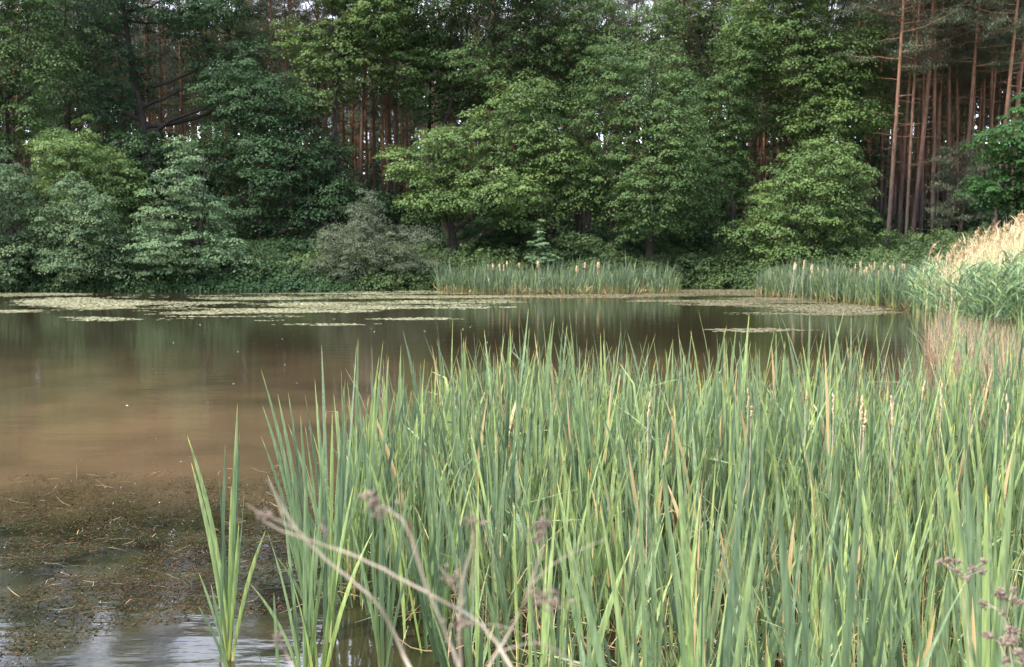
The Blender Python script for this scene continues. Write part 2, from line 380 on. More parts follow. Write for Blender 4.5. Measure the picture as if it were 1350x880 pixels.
def crown_clumps(rng, lobes, n, shell=(0.6, 1.12), sep=0.55):
    grid = {}
    A = np.array([(r[0] * r[1] * r[2]) ** (2 / 3) for _, r in lobes]); A /= A.sum()
    out = []; nor = []
    tries = 0
    while len(out) < n and tries < n * 14:
        tries += 1
        k = rng.choice(len(lobes), p=A); c, r = lobes[k]
        d = sphere_dirs(rng, 1)[0]
        if d[2] < -0.45 and rng.random() < 0.6: continue
        q = c + d * r * rng.uniform(*shell)
        bad = False
        for j, (c2, r2) in enumerate(lobes):
            if j != k and np.linalg.norm((q - c2) / r2) < 0.72 and rng.random() < 0.8: bad = True; break
        if bad: continue
        key = tuple((q // sep).astype(int)); near = False
        for a in (-1, 0, 1):
            for b in (-1, 0, 1):
                for e_ in (-1, 0, 1):
                    for o_ in grid.get((key[0] + a, key[1] + b, key[2] + e_), ()):
                        dq = q - o_
                        if dq[0] ** 2 + dq[1] ** 2 + 1.6 * dq[2] ** 2 < sep * sep: near = True
        if near: continue
        grid.setdefault(key, []).append(q)
        out.append(q); nor.append(norm(d / r))
    return np.array(out), np.array(nor)
def skeleton(rng, h0, lobes, cl, r0, bend=0.3, nl=14, stems=1, trunk_top=None, spread=0.2):
    """trunk, limbs and twigs reaching the clumps; local coordinates, base at origin"""
    parts = []
    allc = np.array([c for c, _ in lobes]); zt = trunk_top or (allc[0][2] + lobes[0][1][2] * 0.5)
    tops = []
    for s in range(stems):
        a = rng.uniform(0, 6.28); top = np.array([allc[0][0] + math.cos(a) * spread * zt * (stems > 1), allc[0][1] + math.sin(a) * spread * zt * (stems > 1), zt])
        k = 9; t = np.linspace(0, 1, k)[:, None]
        base = np.array([math.cos(a) * 0.12 * (stems > 1), math.sin(a) * 0.12 * (stems > 1), -0.3])
        pth = base + (top - base) * t + np.sin(t * math.pi) * rng.normal(0, bend, 3) * np.array([1, 1, 0]) + rng.normal(0, bend * 0.08, (k, 3)) * t
        rr = r0 * (1 - 0.8 * t[:, 0]) / (1 if stems == 1 else 1.5); rr[0] *= 1.35
        parts.append(tube(pth, rr, 8)); tops.append((pth, rr))
    if len(cl) == 0: return merge(parts)
    lim = cl[rng.choice(len(cl), min(nl, len(cl)), replace=False)]
    lp = []
    for q in lim:
        pth, rr = tops[rng.integers(len(tops))]
        f = np.clip((q[2] - 0.35 * np.hypot(q[0] - pth[-1][0], q[1] - pth[-1][1])) / zt, 0.12, 0.92)
        i = f * (len(pth) - 1); i0 = int(i); s0 = pth[i0] + (pth[min(i0 + 1, len(pth) - 1)] - pth[i0]) * (i - i0)
        t = np.linspace(0, 1, 7)[:, None]
        ln = np.linalg.norm(q - s0)
        pp = s0 + (q - s0) * t + np.sin(t * math.pi) * (rng.normal(0, 0.06, 3) + np.array([0, 0, -0.03])) * ln + rng.normal(0, 0.015, (7, 3)) * ln * np.sin(t * math.pi)
        rl = rr[i0] * 0.5
        parts.append(tube(pp, rl * (1 - 0.8 * t[:, 0]) + 0.008, 6)); lp.append((pp, rl))
    LP = np.concatenate([x[0][1:] for x in lp]); LR = np.concatenate([x[1] * (1 - 0.8 * np.linspace(0, 1, 7)[1:]) for x in lp])
    for q in cl:
        dd = np.linalg.norm(LP - q, axis=1) + np.maximum(0, LP[:, 2] - q[2]) * 0.5
        j = int(np.argmin(dd)); s0 = LP[j]; t = np.linspace(0, 1, 4)[:, None]; ln = np.linalg.norm(q - s0)
        if ln < 0.15: continue
        pp = s0 + (q - s0) * t + np.sin(t * math.pi) * rng.normal(0, 0.08, 3) * ln
        parts.append(tube(pp, min(LR[j] * 0.5, 0.035) * (1 - 0.75 * t[:, 0]) + 0.004, 4))
    return merge(parts)

ntree = [0]
def tree(name, label, x, y, d, lobes_px, n, per, size, mat, bark=M_BARK, r0=0.2, rad=(0.5, 0.9), flat=0.35, droop=0.45, stems=1, seed=None,
         nl=14, group=None, cat="tree", extra=8, aspect=0.58, up=0.9, depth=None, trunk_top=None, bend=0.3, shell=(0.6, 1.12)):
    """lobes_px: list of (cx, cy, rx, ry) in photo pixels at distance d: measured size of each crown mass"""
    ntree[0] += 1
    rng = np.random.default_rng(seed or 100 + ntree[0])
    bx = gx(x, d); bz = float(ground_h(np.array([bx]), np.array([d]))[0])
    base = np.array([bx, d, bz])
    root = obj(name, None, loc=tuple(base), label=label, cat=cat, group=group)
    s = d / FPX; lobes = []
    for (cx, cy, rx, ry) in lobes_px:
        c = np.array(P(cx, cy, d)) - base
        ryw = rx * s * 0.9 if depth is None else depth
        big = (c, np.array([rx * s, ryw, ry * s]))
        lobes += lobes_of(rng, big[0], big[1], extra)
    cl, nr = crown_clumps(rng, lobes, int(n * 0.98), shell, 1.0 * (rad[0] + rad[1]) / 2)
    cl2 = cl[cl[:, 2] > 0.15]; nr = nr[cl[:, 2] > 0.15]; cl = cl2
    obj("trunk", make_mesh("trunk", *(lambda z: (z[0], z[1]))(skeleton(rng, 0, lobes, cl[rng.random(len(cl)) < 0.6], r0, nl=nl, stems=stems, trunk_top=trunk_top, bend=bend)), smooth=True, mat=bark), root)
    tn = np.clip(0.5 + rng.normal(0, 0.28, len(cl)), 0, 1)
    V, F, A = leaf_cloud(rng, cl, rng.uniform(rad[0] * 0.7, rad[1] * 1.05, len(cl)), int(per * 1.45), size * 0.8, nr, flat, up, tn, droop, aspect)
    obj("crown", make_mesh("crown", V, F, fattr=A, mat=mat), root)
    return root

# ------------------------------------------------------------------ the front row of trees and bushes along the far bank
tree("bush", "greyish green bush at the left edge, its branches hanging to the water", 18, 383, 51.0, [(0, 260, 66, 70), (30, 335, 74, 50), (-30, 320, 60, 60)], 420, 70, 0.14, M_GREY, r0=0.1, stems=4, rad=(0.35, 0.7))
tree("broadleaf_tree", "small tree with bright yellow green crown rising behind the greyish bushes at left", 118, 370, 54.5, [(112, 230, 74, 62), (88, 198, 34, 38), (155, 235, 36, 44), (112, 176, 16, 26), (130, 290, 60, 50)], 460, 70, 0.15, M_FRESH, r0=0.13, stems=2, rad=(0.4, 0.75))
tree("bush", "round greyish green bush leaning over the water in front of the bright small tree", 112, 383, 50.8, [(105, 298, 60, 66), (100, 350, 66, 34), (145, 330, 40, 44)], 400, 70, 0.13, M_GREY, r0=0.1, stems=4, rad=(0.35, 0.65))
tree("alder_tree", "pale green conical tree in layered sprays at the water's edge", 245, 384, 50.9,
     [(242, 205, 20, 26), (244, 235, 34, 26), (250, 268, 48, 28), (245, 320, 66, 44), (215, 300, 36, 60), (285, 340, 44, 34), (200, 350, 44, 28)], 520, 75, 0.15, M_ALDER, r0=0.14, rad=(0.45, 0.85), flat=0.2, droop=0.3, nl=24, stems=2)
tree("willow_bush", "wide grey green willow bush with feathery upright tip in the middle left of the bank", 490, 380, 51.2,
     [(478, 330, 62, 46), (535, 345, 42, 34), (485, 290, 30, 36), (440, 350, 34, 28), (484, 262, 12, 18), (545, 312, 30, 16)], 520, 80, 0.10, M_WILLOW, r0=0.08, rad=(0.3, 0.6), stems=7, nl=30, aspect=0.4)
tree("oak_tree", "spreading light green oak with layered boughs in the middle of the bank", 600, 322, 57.0,
     [(560, 212, 76, 36), (640, 190, 74, 52), (700, 180, 60, 62), (690, 128, 44, 34), (640, 252, 96, 38), (740, 222, 44, 46), (570, 262, 60, 26), (690, 280, 50, 26)], 760, 80, 0.17, M_FRESH, r0=0.26, rad=(0.5, 0.95), nl=22, flat=0.28)
tree("broadleaf_tree", "dense dark blue green tree reaching down to the brush right of the middle", 855, 322, 56.0,
     [(860, 215, 90, 92), (820, 130, 60, 70), (885, 120, 50, 60), (835, 270, 60, 44), (905, 240, 60, 60)], 720, 80, 0.15, M_OAK, r0=0.24, rad=(0.5, 0.9), nl=22)
tree("broadleaf_tree", "broad low bright green tree with its skirt hanging over the brush before the pines", 1050, 345, 54.0,
     [(1062, 270, 92, 70), (1085, 215, 62, 40), (1000, 315, 44, 42), (1040, 330, 60, 28), (1120, 300, 40, 44)], 620, 80, 0.15, M_FRESH, r0=0.2, rad=(0.45, 0.85), stems=3, nl=22)
tree("broadleaf_tree", "very tall broad crown of mid green standing above the low bright tree", 1060, 335, 62.0,
     [(1070, 90, 105, 80), (1010, 60, 70, 80), (1120, 60, 60, 70), (1090, 150, 95, 40), (1000, 130, 46, 60), (1060, -50, 100, 70)], 800, 80, 0.17, M_FRESH, r0=0.32, rad=(0.55, 1.0), nl=22)
tree("broadleaf_tree", "vivid green maple tree overhanging the golden reeds at the right edge", 1385, 340, 50.0,
     [(1350, 200, 62, 55), (1325, 245, 44, 34), (1365, 150, 40, 30), (1400, 220, 70, 80)], 300, 75, 0.19, M_MAPLE, r0=0.16, rad=(0.45, 0.8), nl=16, flat=0.22)
# second row, taller
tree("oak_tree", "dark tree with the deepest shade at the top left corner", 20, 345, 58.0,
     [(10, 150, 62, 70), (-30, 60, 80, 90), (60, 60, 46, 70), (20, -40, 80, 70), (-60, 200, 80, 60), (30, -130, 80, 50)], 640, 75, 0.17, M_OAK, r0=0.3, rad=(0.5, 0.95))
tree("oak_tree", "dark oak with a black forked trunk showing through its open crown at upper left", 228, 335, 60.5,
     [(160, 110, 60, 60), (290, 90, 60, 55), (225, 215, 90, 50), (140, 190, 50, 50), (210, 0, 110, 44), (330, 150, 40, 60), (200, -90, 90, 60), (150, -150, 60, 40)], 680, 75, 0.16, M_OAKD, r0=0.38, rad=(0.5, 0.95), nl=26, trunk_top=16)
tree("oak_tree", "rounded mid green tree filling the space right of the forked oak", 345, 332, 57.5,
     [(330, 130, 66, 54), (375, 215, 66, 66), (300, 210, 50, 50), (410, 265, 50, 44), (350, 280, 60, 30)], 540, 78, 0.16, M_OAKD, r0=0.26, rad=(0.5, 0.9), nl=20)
tree("oak_tree", "tall airy light green crown above bare red pine trunks at upper middle left", 455, 332, 61.5,
     [(450, 70, 66, 50), (500, 30, 60, 50), (420, 120, 46, 34), (480, -20, 80, 50), (540, 90, 34, 40), (395, 60, 34, 40), (440, -100, 90, 60), (350, -120, 60, 60)], 620, 75, 0.17, M_FRESH, r0=0.24, rad=(0.5, 0.9), nl=20)
tree("oak_tree", "tall crooked dark oak behind the spreading light green one", 600, 330, 63.0,
     [(620, 90, 66, 50), (680, 50, 60, 60), (580, 30, 50, 50), (730, 110, 46, 50), (650, -20, 100, 50), (560, 130, 40, 26), (640, -100, 90, 50)], 600, 75, 0.17, M_OAK, r0=0.26, rad=(0.5, 0.9), nl=24, bend=0.8)
tree("broadleaf_tree", "tall mid green crown between the dense dark tree and brownish pines at the top", 815, 330, 62.5,
     [(800, 70, 70, 60), (850, 40, 46, 46), (775, 20, 50, 50), (900, 170, 40, 40)], 360, 75, 0.16, M_OAK, r0=0.22, rad=(0.5, 0.9))
tree("broadleaf_tree", "narrow dark green tree in the gap left of the broad bright ones", 965, 334, 60.0,
     [(960, 150, 40, 70), (945, 220, 40, 50), (975, 70, 34, 60)], 260, 75, 0.15, M_OAK, r0=0.2, rad=(0.45, 0.8))
tree("sapling", "pale green young tree with a pointed top poking above the brush in the middle", 712, 345, 53.2,
     [(711, 300, 7, 18), (711, 322, 20, 10), (715, 340, 34, 10)], 46, 40, 0.13, M_ALDER, r0=0.03, rad=(0.16, 0.34), flat=0.15, droop=0.3, nl=10, extra=2)
# third row: crowns that close the gaps
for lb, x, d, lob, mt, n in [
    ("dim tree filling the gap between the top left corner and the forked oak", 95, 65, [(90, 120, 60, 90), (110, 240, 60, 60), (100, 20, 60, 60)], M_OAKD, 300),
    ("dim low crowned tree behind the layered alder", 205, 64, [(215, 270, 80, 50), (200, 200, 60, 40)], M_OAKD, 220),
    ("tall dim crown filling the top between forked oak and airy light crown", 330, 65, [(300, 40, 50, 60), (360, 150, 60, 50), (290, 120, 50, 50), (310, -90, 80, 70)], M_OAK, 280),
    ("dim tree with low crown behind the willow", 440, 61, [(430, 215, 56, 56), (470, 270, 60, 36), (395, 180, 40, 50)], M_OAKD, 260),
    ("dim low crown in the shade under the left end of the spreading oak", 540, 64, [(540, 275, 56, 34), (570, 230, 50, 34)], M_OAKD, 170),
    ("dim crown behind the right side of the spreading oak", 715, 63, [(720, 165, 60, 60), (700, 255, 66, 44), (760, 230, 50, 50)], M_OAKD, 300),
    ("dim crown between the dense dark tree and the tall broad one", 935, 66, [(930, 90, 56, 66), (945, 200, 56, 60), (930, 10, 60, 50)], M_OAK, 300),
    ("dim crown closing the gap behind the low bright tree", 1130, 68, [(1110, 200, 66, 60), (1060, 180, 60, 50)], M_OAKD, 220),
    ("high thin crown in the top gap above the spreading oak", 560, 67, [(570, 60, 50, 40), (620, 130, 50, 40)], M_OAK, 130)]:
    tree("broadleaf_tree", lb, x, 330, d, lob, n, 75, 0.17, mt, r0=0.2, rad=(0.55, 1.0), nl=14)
# bushes under the trees
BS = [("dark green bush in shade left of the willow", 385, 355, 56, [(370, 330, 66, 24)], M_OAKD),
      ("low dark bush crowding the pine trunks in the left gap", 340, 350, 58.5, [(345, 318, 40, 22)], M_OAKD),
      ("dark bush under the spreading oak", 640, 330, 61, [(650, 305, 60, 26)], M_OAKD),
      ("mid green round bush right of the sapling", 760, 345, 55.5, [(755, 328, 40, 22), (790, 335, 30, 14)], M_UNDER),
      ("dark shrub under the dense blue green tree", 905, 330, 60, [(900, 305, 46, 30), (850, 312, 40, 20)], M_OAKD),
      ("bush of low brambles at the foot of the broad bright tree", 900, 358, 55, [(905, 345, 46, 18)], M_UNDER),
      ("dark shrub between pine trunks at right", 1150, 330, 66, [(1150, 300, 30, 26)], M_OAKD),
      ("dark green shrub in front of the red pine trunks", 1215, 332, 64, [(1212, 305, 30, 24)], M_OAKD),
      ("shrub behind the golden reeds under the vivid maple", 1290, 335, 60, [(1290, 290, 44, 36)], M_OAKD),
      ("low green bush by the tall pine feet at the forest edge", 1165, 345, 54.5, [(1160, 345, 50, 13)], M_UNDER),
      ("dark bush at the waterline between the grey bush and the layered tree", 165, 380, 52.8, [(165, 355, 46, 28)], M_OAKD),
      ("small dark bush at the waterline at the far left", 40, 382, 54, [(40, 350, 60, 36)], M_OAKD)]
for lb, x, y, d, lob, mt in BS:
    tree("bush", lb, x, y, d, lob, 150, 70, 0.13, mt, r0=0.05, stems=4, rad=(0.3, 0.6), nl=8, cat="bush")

# ------------------------------------------------------------------ pines
def pine_meshes(seed, H, crown_from, lean=0.0, needle=M_NEEDLE, dead=8, r0=0.17, dens=1.0, wide=1.0):
    rng = np.random.default_rng(seed)
    k = 14; t = np.linspace(0, 1, k)
    ax = rng.normal(0, 0.26, 2)
    px = lean * H * t + np.sin(t * 3.1 + rng.uniform(0, 3)) * ax[0] * 1.4; px -= px[0]
    py = np.sin(t * 2.7 + rng.uniform(0, 3)) * ax[1] * 1.4; py -= py[0]
    pth = np.stack([px, py, t * H - 0.3 * (t == 0)], -1)
    rr = 0.74 * r0 * (1 - 0.72 * t); rr[0] *= 1.25
    parts = [tube(pth, rr, 8)]
    def at(f):
        i = f * (k - 1); i0 = min(int(i), k - 2); return pth[i0] + (pth[i0 + 1] - pth[i0]) * (i - i0), rr[i0]
    cen = []
    nb = int(34 * dens)
    for b in range(nb):
        f = crown_from + (0.99 - crown_from) * ((b + rng.random()) / nb); s0, r_ = at(f)
        a = rng.uniform(0, 6.28); g = (f - crown_from) / (1 - crown_from)
        L = (1.1 + 2.2 * math.sin(math.pi * min(1, 0.22 + g * 0.72))) * rng.uniform(0.6, 1.15) * wide
        d = np.array([math.cos(a), math.sin(a), 0.0]); tt = np.linspace(0, 1, 6)[:, None]
        pp = s0 + d * L * tt + np.array([0, 0, 1.]) * (0.05 + 0.55 * g) * L * tt ** 1.6 + rng.normal(0, 0.04, (6, 3)) * L * tt
        parts.append(tube(pp, min(r_ * 0.4, 0.05) * (1 - 0.75 * tt[:, 0]), 5))
        for j in range(rng.integers(8, 14)):
            u = rng.uniform(0.35, 1.0); i = u * 5; i0 = min(int(i), 4)
            cen.append(pp[i0] + (pp[i0 + 1] - pp[i0]) * (i - i0) + rng.normal(0, 0.17, 3) * L * np.array([1, 1, 0.35]))
    for b in range(dead):
        f = rng.uniform(0.22, crown_from + 0.08); s0, r_ = at(f); a = rng.uniform(0, 6.28); L = rng.uniform(0.4, 1.7)
        tt = np.linspace(0, 1, 4)[:, None]
        pp = s0 + np.array([math.cos(a), math.sin(a), rng.uniform(-0.25, 0.2)]) * L * tt + rng.normal(0, 0.05, (4, 3)) * tt
        parts.append(tube(pp, 0.022 * (1 - 0.7 * tt[:, 0]), 4))
    V, F, _ = merge(parts)
    tm = make_mesh("trunk", V, F, smooth=True, mat=M_PINE)
    cen = np.array(cen); N = len(cen); per = 62; n = N * per
    dv = norm(sphere_dirs(rng, n) + np.array([0, 0, 0.45])); c = np.repeat(cen, per, 0) + rng.normal(0, 0.14, (n, 3)) * np.array([1.3, 1.3, 0.5])
    s = perp(dv); Ln = rng.uniform(0.10, 0.2, n)[:, None]
    V = np.stack([c - s * 0.016, c + s * 0.016, c + dv * Ln], 1).reshape(-1, 3)
    cm = make_mesh("crown", V, np.arange(n * 3).reshape(-1, 3), fattr={"rnd": rng.uniform(0, 1, n), "tone": np.repeat(rng.uniform(0, 1, N), per)}, mat=needle)
    return tm, cm
def put_pine(ms, x, y, rz, sc, label, group=None, sz=1.0):
    z = float(ground_h(np.array([x]), np.array([y]))[0])
    r = obj("pine_tree", None, loc=(x, y, z), label=label, cat="tree", group=group)
    r.rotation_euler = (0, 0, rz); r.scale = (sc, sc, sc * sz)
    obj("trunk", ms[0], r); obj("crown", ms[1], r)
    return r
PV = [pine_meshes(900 + i, 20.5 + (i % 3) * 1.2, 0.40 + 0.05 * (i % 4), needle=M_NEEDLE, lean=(0.03, -0.02, 0.05, 0, -0.035, 0.015)[i], dead=16) for i in range(6)]
PR = [pine_meshes(950 + i, 20.5, 0.56, needle=M_NEEDLER) for i in range(2)]
# pines one can tell apart at the forest edge on the right
front = [(1168, 57.5, 0.035, "pale pine leaning right, first of the bare trunks beside the broad green tree", 0.17),
         (1192, 58.5, 0.06, "thin pine slanting right from the forest edge behind the far reeds", 0.13),
         (1183, 61.5, 0.01, "straight orange pine between two leaning ones at the forest edge", 0.16),
         (1211, 62.5, 0.0, "upright dark red pine right of the slanting thin one", 0.18),
         (1228, 60.0, -0.012, "pine with a feathery low bough behind the single brown reed head", 0.17),
         (1243, 64.0, 0.03, "tall pine with a bright orange upper trunk curving right", 0.19),
         (1262, 59.0, 0.055, "crooked bright orange pine leaning right across the dark trunks", 0.17),
         (1289, 62.0, 0.01, "slim orange pine standing over the golden reeds", 0.14),
         (1305, 57.0, 0.075, "strongly leaning orange pine crossing the upper right corner", 0.17),
         (1222, 66.0, 0.02, "thin reddish pine trunk just left of the one with the feathery bough", 0.14),
         (1272, 65.0, -0.02, "dark red pine trunk leaning left behind the crooked orange one", 0.15),
         (1318, 64.5, 0.015, "red pine trunk between the leaning orange pine and the rightmost one", 0.15),
         (1334, 58.5, 0.0, "grey and orange pine, rightmost in the picture behind the vivid maple", 0.2)]
for i, (x, d, ln, lb, r0) in enumerate(front):
    ms = pine_meshes(700 + i, 21, 0.46 + 0.03 * (i % 3), lean=ln, dead=14, r0=r0, needle=M_NEEDLE, wide=0.9)
    put_pine(ms, gx(x, d), d, 0, 1, lb)
for i, (x, d, nd, lb) in enumerate([(905, 66, M_NEEDLER, "pine with a brownish purple crown at the top right of the dense dark tree"),
                                    (760, 67, M_NEEDLER, "pine with a reddish crown at the top, left of the tall mid green crown"),
                                    (478, 66, M_NEEDLE, "thick red pine trunk seen under the airy crown at upper middle left"),
                                    (497, 68, M_NEEDLE, "second red pine trunk under the airy crown, close beside the thick one"),
                                    (520, 65.5, M_NEEDLE, "slender orange pine trunk right of the pair under the airy crown"),
                                    (1200, 60.5, M_NEEDLER, "grey brown pine crown drooping beside the very tall broad crown")]):
    put_pine(pine_meshes(740 + i, 19.5, 0.5 if nd is M_NEEDLER else 0.6, needle=nd, r0=0.2, wide=1.25 if nd is M_NEEDLER else 1), gx(x, d), d, i, 1, lb)
put_pine(pine_meshes(770, 5.6, 0.3, needle=M_NEEDLE, r0=0.08, lean=0.02, dead=4, wide=0.55, dens=0.6), gx(1236, 58), 58, 0, 1, "young grey green pine with feathery low boughs among the bare trunks at right")
rng = np.random.default_rng(11)
pts = []
for i in range(30000):
    y = 61 + 44 * rng.random() ** 1.1; x = rng.uniform(-0.56, 0.58) * y
    if x < 0.3 * y and y < 65 or x >= 0.3 * y and y < 64: continue
    mind = 1.75 if x > 0.3 * y else 2.9
    if all((x - a) ** 2 + (y - b) ** 2 > mind ** 2 for a, b in pts): pts.append((x, y))
    if len(pts) >= 275: break
for i, (x, y) in enumerate(pts):
    ms = PR[i % 2] if rng.random() < 0.12 else PV[i % 6]
    put_pine(ms, x, y, rng.uniform(0, 6.28), rng.uniform(0.9, 1.08), "red barked pine among the crowded trunks inside the forest", "pines crowded inside the forest")

# far-off wood that reads as one mass of trunks and needles
rng = np.random.default_rng(21)
parts = []
for i in range(800):
    y = rng.uniform(106, 150); x = rng.uniform(-0.62, 0.64) * y; H = rng.uniform(17, 23)
    t = np.linspace(0, 1, 4)[:, None]
    parts.append(tube(np.array([x, y, 1.2 + max(0, (y - 92) / 70 * 9)]) + np.array([rng.normal(0, .4), 0, H]) * t, rng.uniform(0.13, 0.22) * (1 - 0.6 * t[:, 0]), 5))
V, F, _ = merge(parts)
me = make_mesh("far_forest", V, F, mat=M_PINE, smooth=True)
N = 15000
yy = rng.uniform(106, 150, N); xx = rng.uniform(-0.64, 0.66, N) * yy
zz = np.where(rng.random(N) < 0.62, rng.uniform(1.2, 9.5, N), rng.uniform(9, 23, N))
zz = zz + np.clip((yy - 92) / 70, 0, 1) * 7
V2, F2, A2 = leaf_cloud(rng, np.stack([xx, yy, zz], -1), rng.uniform(1.0, 1.9, N), 24, 0.55, None, 0.5, 0.7, aspect=0.45)
obj("far_forest", me, label="far trunks of the pine forest fading into its dark inside", cat="forest", kind="stuff")
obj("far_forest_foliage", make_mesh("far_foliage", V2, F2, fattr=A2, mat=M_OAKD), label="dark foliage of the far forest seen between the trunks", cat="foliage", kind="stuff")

# ------------------------------------------------------------------ brush on the bank
def undergrowth(name, label, seed, poly, n, per, hmax, mat, size=0.12):
    rng = np.random.default_rng(seed)
    lo = poly.min(0); hi = poly.max(0); X = []; 
    q = rng.uniform(lo, hi, (n * 6, 2)); q = q[sdist(q[:, 0], q[:, 1], poly) < 0]; q = q[sdist(q[:, 0], q[:, 1]) > -0.5][:n]
    top = hmax * (0.35 + 0.9 * fbm(q[:, 0] * 0.45, q[:, 1] * 0.45, seed)) * np.clip(0.62 + sdist(q[:, 0], q[:, 1]) * 0.35, 0, 1)
    z = ground_h(q[:, 0], q[:, 1]) + top * rng.uniform(0.02, 1, len(q)) ** 0.9
    V, F, A = leaf_cloud(rng, np.column_stack([q, z]), rng.uniform(0.2, 0.42, len(q)), per, size, None, 0.5, 0.8, tone=np.clip(fbm(q[:, 0] * 0.8, q[:, 1] * 0.8, seed + 3) * 1.5 - 0.25 + rng.normal(0, 0.12, len(q)), 0, 1))
    obj(name, make_mesh(name, V, F, fattr=A, mat=mat), label=label, cat="undergrowth", kind="stuff")
undergrowth("bank_undergrowth", "low brambles and nettles covering the far bank behind the pond", 31, np.array([(-34, 49), (-34, 58), (30, 60), (30, 40), (16, 41), (12, 50), (8, 53), (-3, 50.8)]), 6800, 26, 1.7, M_UNDER)
undergrowth("shore_undergrowth", "dark leafy skirt hanging over the waterline at the left end of the far bank", 33, np.array([(-34, 48.5), (-34, 51.8), (-15, 51.4), (-7, 51.6), (-7, 49.2)]), 2400, 44, 0.9, M_OAKD, 0.13)
undergrowth("shore_undergrowth", "lighter bramble skirt over the waterline behind the far cattail strips", 35, np.array([(-7, 49.3), (-7, 51.6), (-3, 52.6), (2, 54.5), (8, 55.8), (11.5, 54.2), (15, 49), (14, 48), (11, 52), (8, 53.2), (2, 52), (-3, 50)]), 2300, 44, 1.5, M_UNDER, 0.12)
undergrowth("forest_undergrowth", "dim undergrowth on the added ground rise deep in the forest", 34, np.array([(-50, 74), (-50, 112), (56, 112), (56, 74)]), 5200, 14, 2.0, M_OAKD, 0.3)
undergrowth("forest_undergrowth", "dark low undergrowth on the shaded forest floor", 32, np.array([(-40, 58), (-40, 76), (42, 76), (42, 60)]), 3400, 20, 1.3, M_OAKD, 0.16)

# ------------------------------------------------------------------ blades
def blades(rng, base, L, w, az, lean, curv, seg=7, twist=None, tip=0.26, base_w=0.7, face=None, kink=None, basez=0):
    """tapered leaf blades, folded along the midrib; every argument an array of N"""
    N = len(base); t = np.linspace(0, 1, seg + 1)
    if twist is None: twist = rng.normal(0, 0.9, N)
    if face is None: face = rng.uniform(0, 6.28, N)
    ang = lean[:, None] + curv[:, None] * t[None, :] ** 2
    if kink is not None:
        kp, ka = kink; ang = ang + np.clip((t[None, :] - kp[:, None]) * 8, 0, 1) * ka[:, None]
    ds = L[:, None] / seg
    rad = np.cumsum(np.sin(ang) * ds, 1) - np.sin(ang[:, :1]) * ds; zz = np.cumsum(np.cos(ang) * ds, 1) - np.cos(ang[:, :1]) * ds
    c = np.stack([base[:, 0:1] + rad * np.cos(az)[:, None], base[:, 1:2] + rad * np.sin(az)[:, None], base[:, 2:3] + zz], -1)
    tan = np.stack([np.sin(ang) * np.cos(az)[:, None], np.sin(ang) * np.sin(az)[:, None], np.cos(ang)], -1)
    fa = face[:, None] + twist[:, None] * t[None, :]
    s = np.stack([np.cos(fa), np.sin(fa), np.zeros_like(fa)], -1)
    s = norm(s - tan * (s * tan).sum(-1, keepdims=True)); nn = np.cross(s, tan)
    wp = w[:, None] * np.minimum(base_w + (1 - base_w) * np.minimum(t / 0.35, 1), 1)[None, :] * (np.clip((1 - t) / tip, 0.0, 1) ** 0.62)[None, :]
    wp = np.maximum(wp, 0.0012)
    l_ = c - s * wp[..., None] / 2; r_ = c + s * wp[..., None] / 2; m_ = c + nn * wp[..., None] * 0.16
    V = np.stack([l_, m_, r_], 2).reshape(-1, 3)           # N, seg+1, 3
    b0 = (np.arange(N) * (seg + 1) * 3)[:, None, None]; k = (np.arange(seg) * 3)[None, :, None]
    q1 = np.array([0, 1, 4, 3])[None, None, :]; q2 = np.array([1, 2, 5, 4])[None, None, :]
    F = np.concatenate([(b0 + k + q1).reshape(-1, 4), (b0 + k + q2).reshape(-1, 4)])
    return V, F, {"t": np.broadcast_to(t[None, :, None], (N, seg + 1, 3)).ravel().copy(), "rnd": np.repeat(rng.uniform(0, 1, N), (seg + 1) * 3)}
def shoot(rng, pos, H, nleaf, wscale=1.0, open_=1.0):
    """one cattail shoot: leaves rise in a flat fan from a sheath; returns blade arguments"""
    a0 = rng.uniform(0, math.pi); n = nleaf
    k = np.arange(n); side = np.where(k % 2 == 0, 0, math.pi)
    az = a0 + side + rng.normal(0, 0.3, n)
    f = k / max(1, n - 1)
    L = H * (1 - 0.42 * (1 - f) ** 1.3) * rng.uniform(0.78, 1.06, n)
    lean = (0.06 + 0.13 * (1 - f)) * open_ * rng.uniform(0.2, 1.9, n); curv = np.abs(rng.normal(0.08, 0.13, n)) * open_
    w = rng.uniform(0.015, 0.032, n) * wscale
    base = np.array(pos)[None, :] + np.stack([np.cos(az), np.sin(az), np.zeros(n)], -1) * 0.02
    return base, L, w, az, lean, curv, az + math.pi / 2 + rng.normal(0, 0.5, n)
def shoots_mesh(rng, plist, seg=6):
    A = [np.concatenate(z) for z in zip(*plist)]
    kp = rng.uniform(0.55, 0.85, len(A[1])); ka = np.where(rng.random(len(A[1])) < 0.045, rng.uniform(0.5, 1.6, len(A[1])), 0)
    return blades(rng, A[0], A[1], A[2], A[3], A[4], A[5], seg=seg, face=A[6], twist=rng.normal(0, 0.7, len(A[1])), kink=(kp, ka))

# near bed outline: measured on the water plane
BED = np.array([(-1.25, 7.4), (-1.3, 9.2), (-0.95, 10.8), (-0.5, 12.2), (0.3, 13.0), (2.0, 12.4), (2.8, 12.2), (4.4, 12.4), (5.6, 12.9), (7.2, 13.4), (9.0, 13.6), (9.5, 11), (6.5, 6.5), (3.0, 3.0), (1.6, 2.7), (0.7, 3.4), (0.1, 4.6), (-0.35, 6.0), (-0.8, 6.8)])
rng = np.random.default_rng(77)
pos = []
cell = {}
lo, hi = BED.min(0), BED.max(0)
cand = rng.uniform(lo, hi, (160000, 2)); cand = cand[sdist(cand[:, 0], cand[:, 1], BED) < 0]
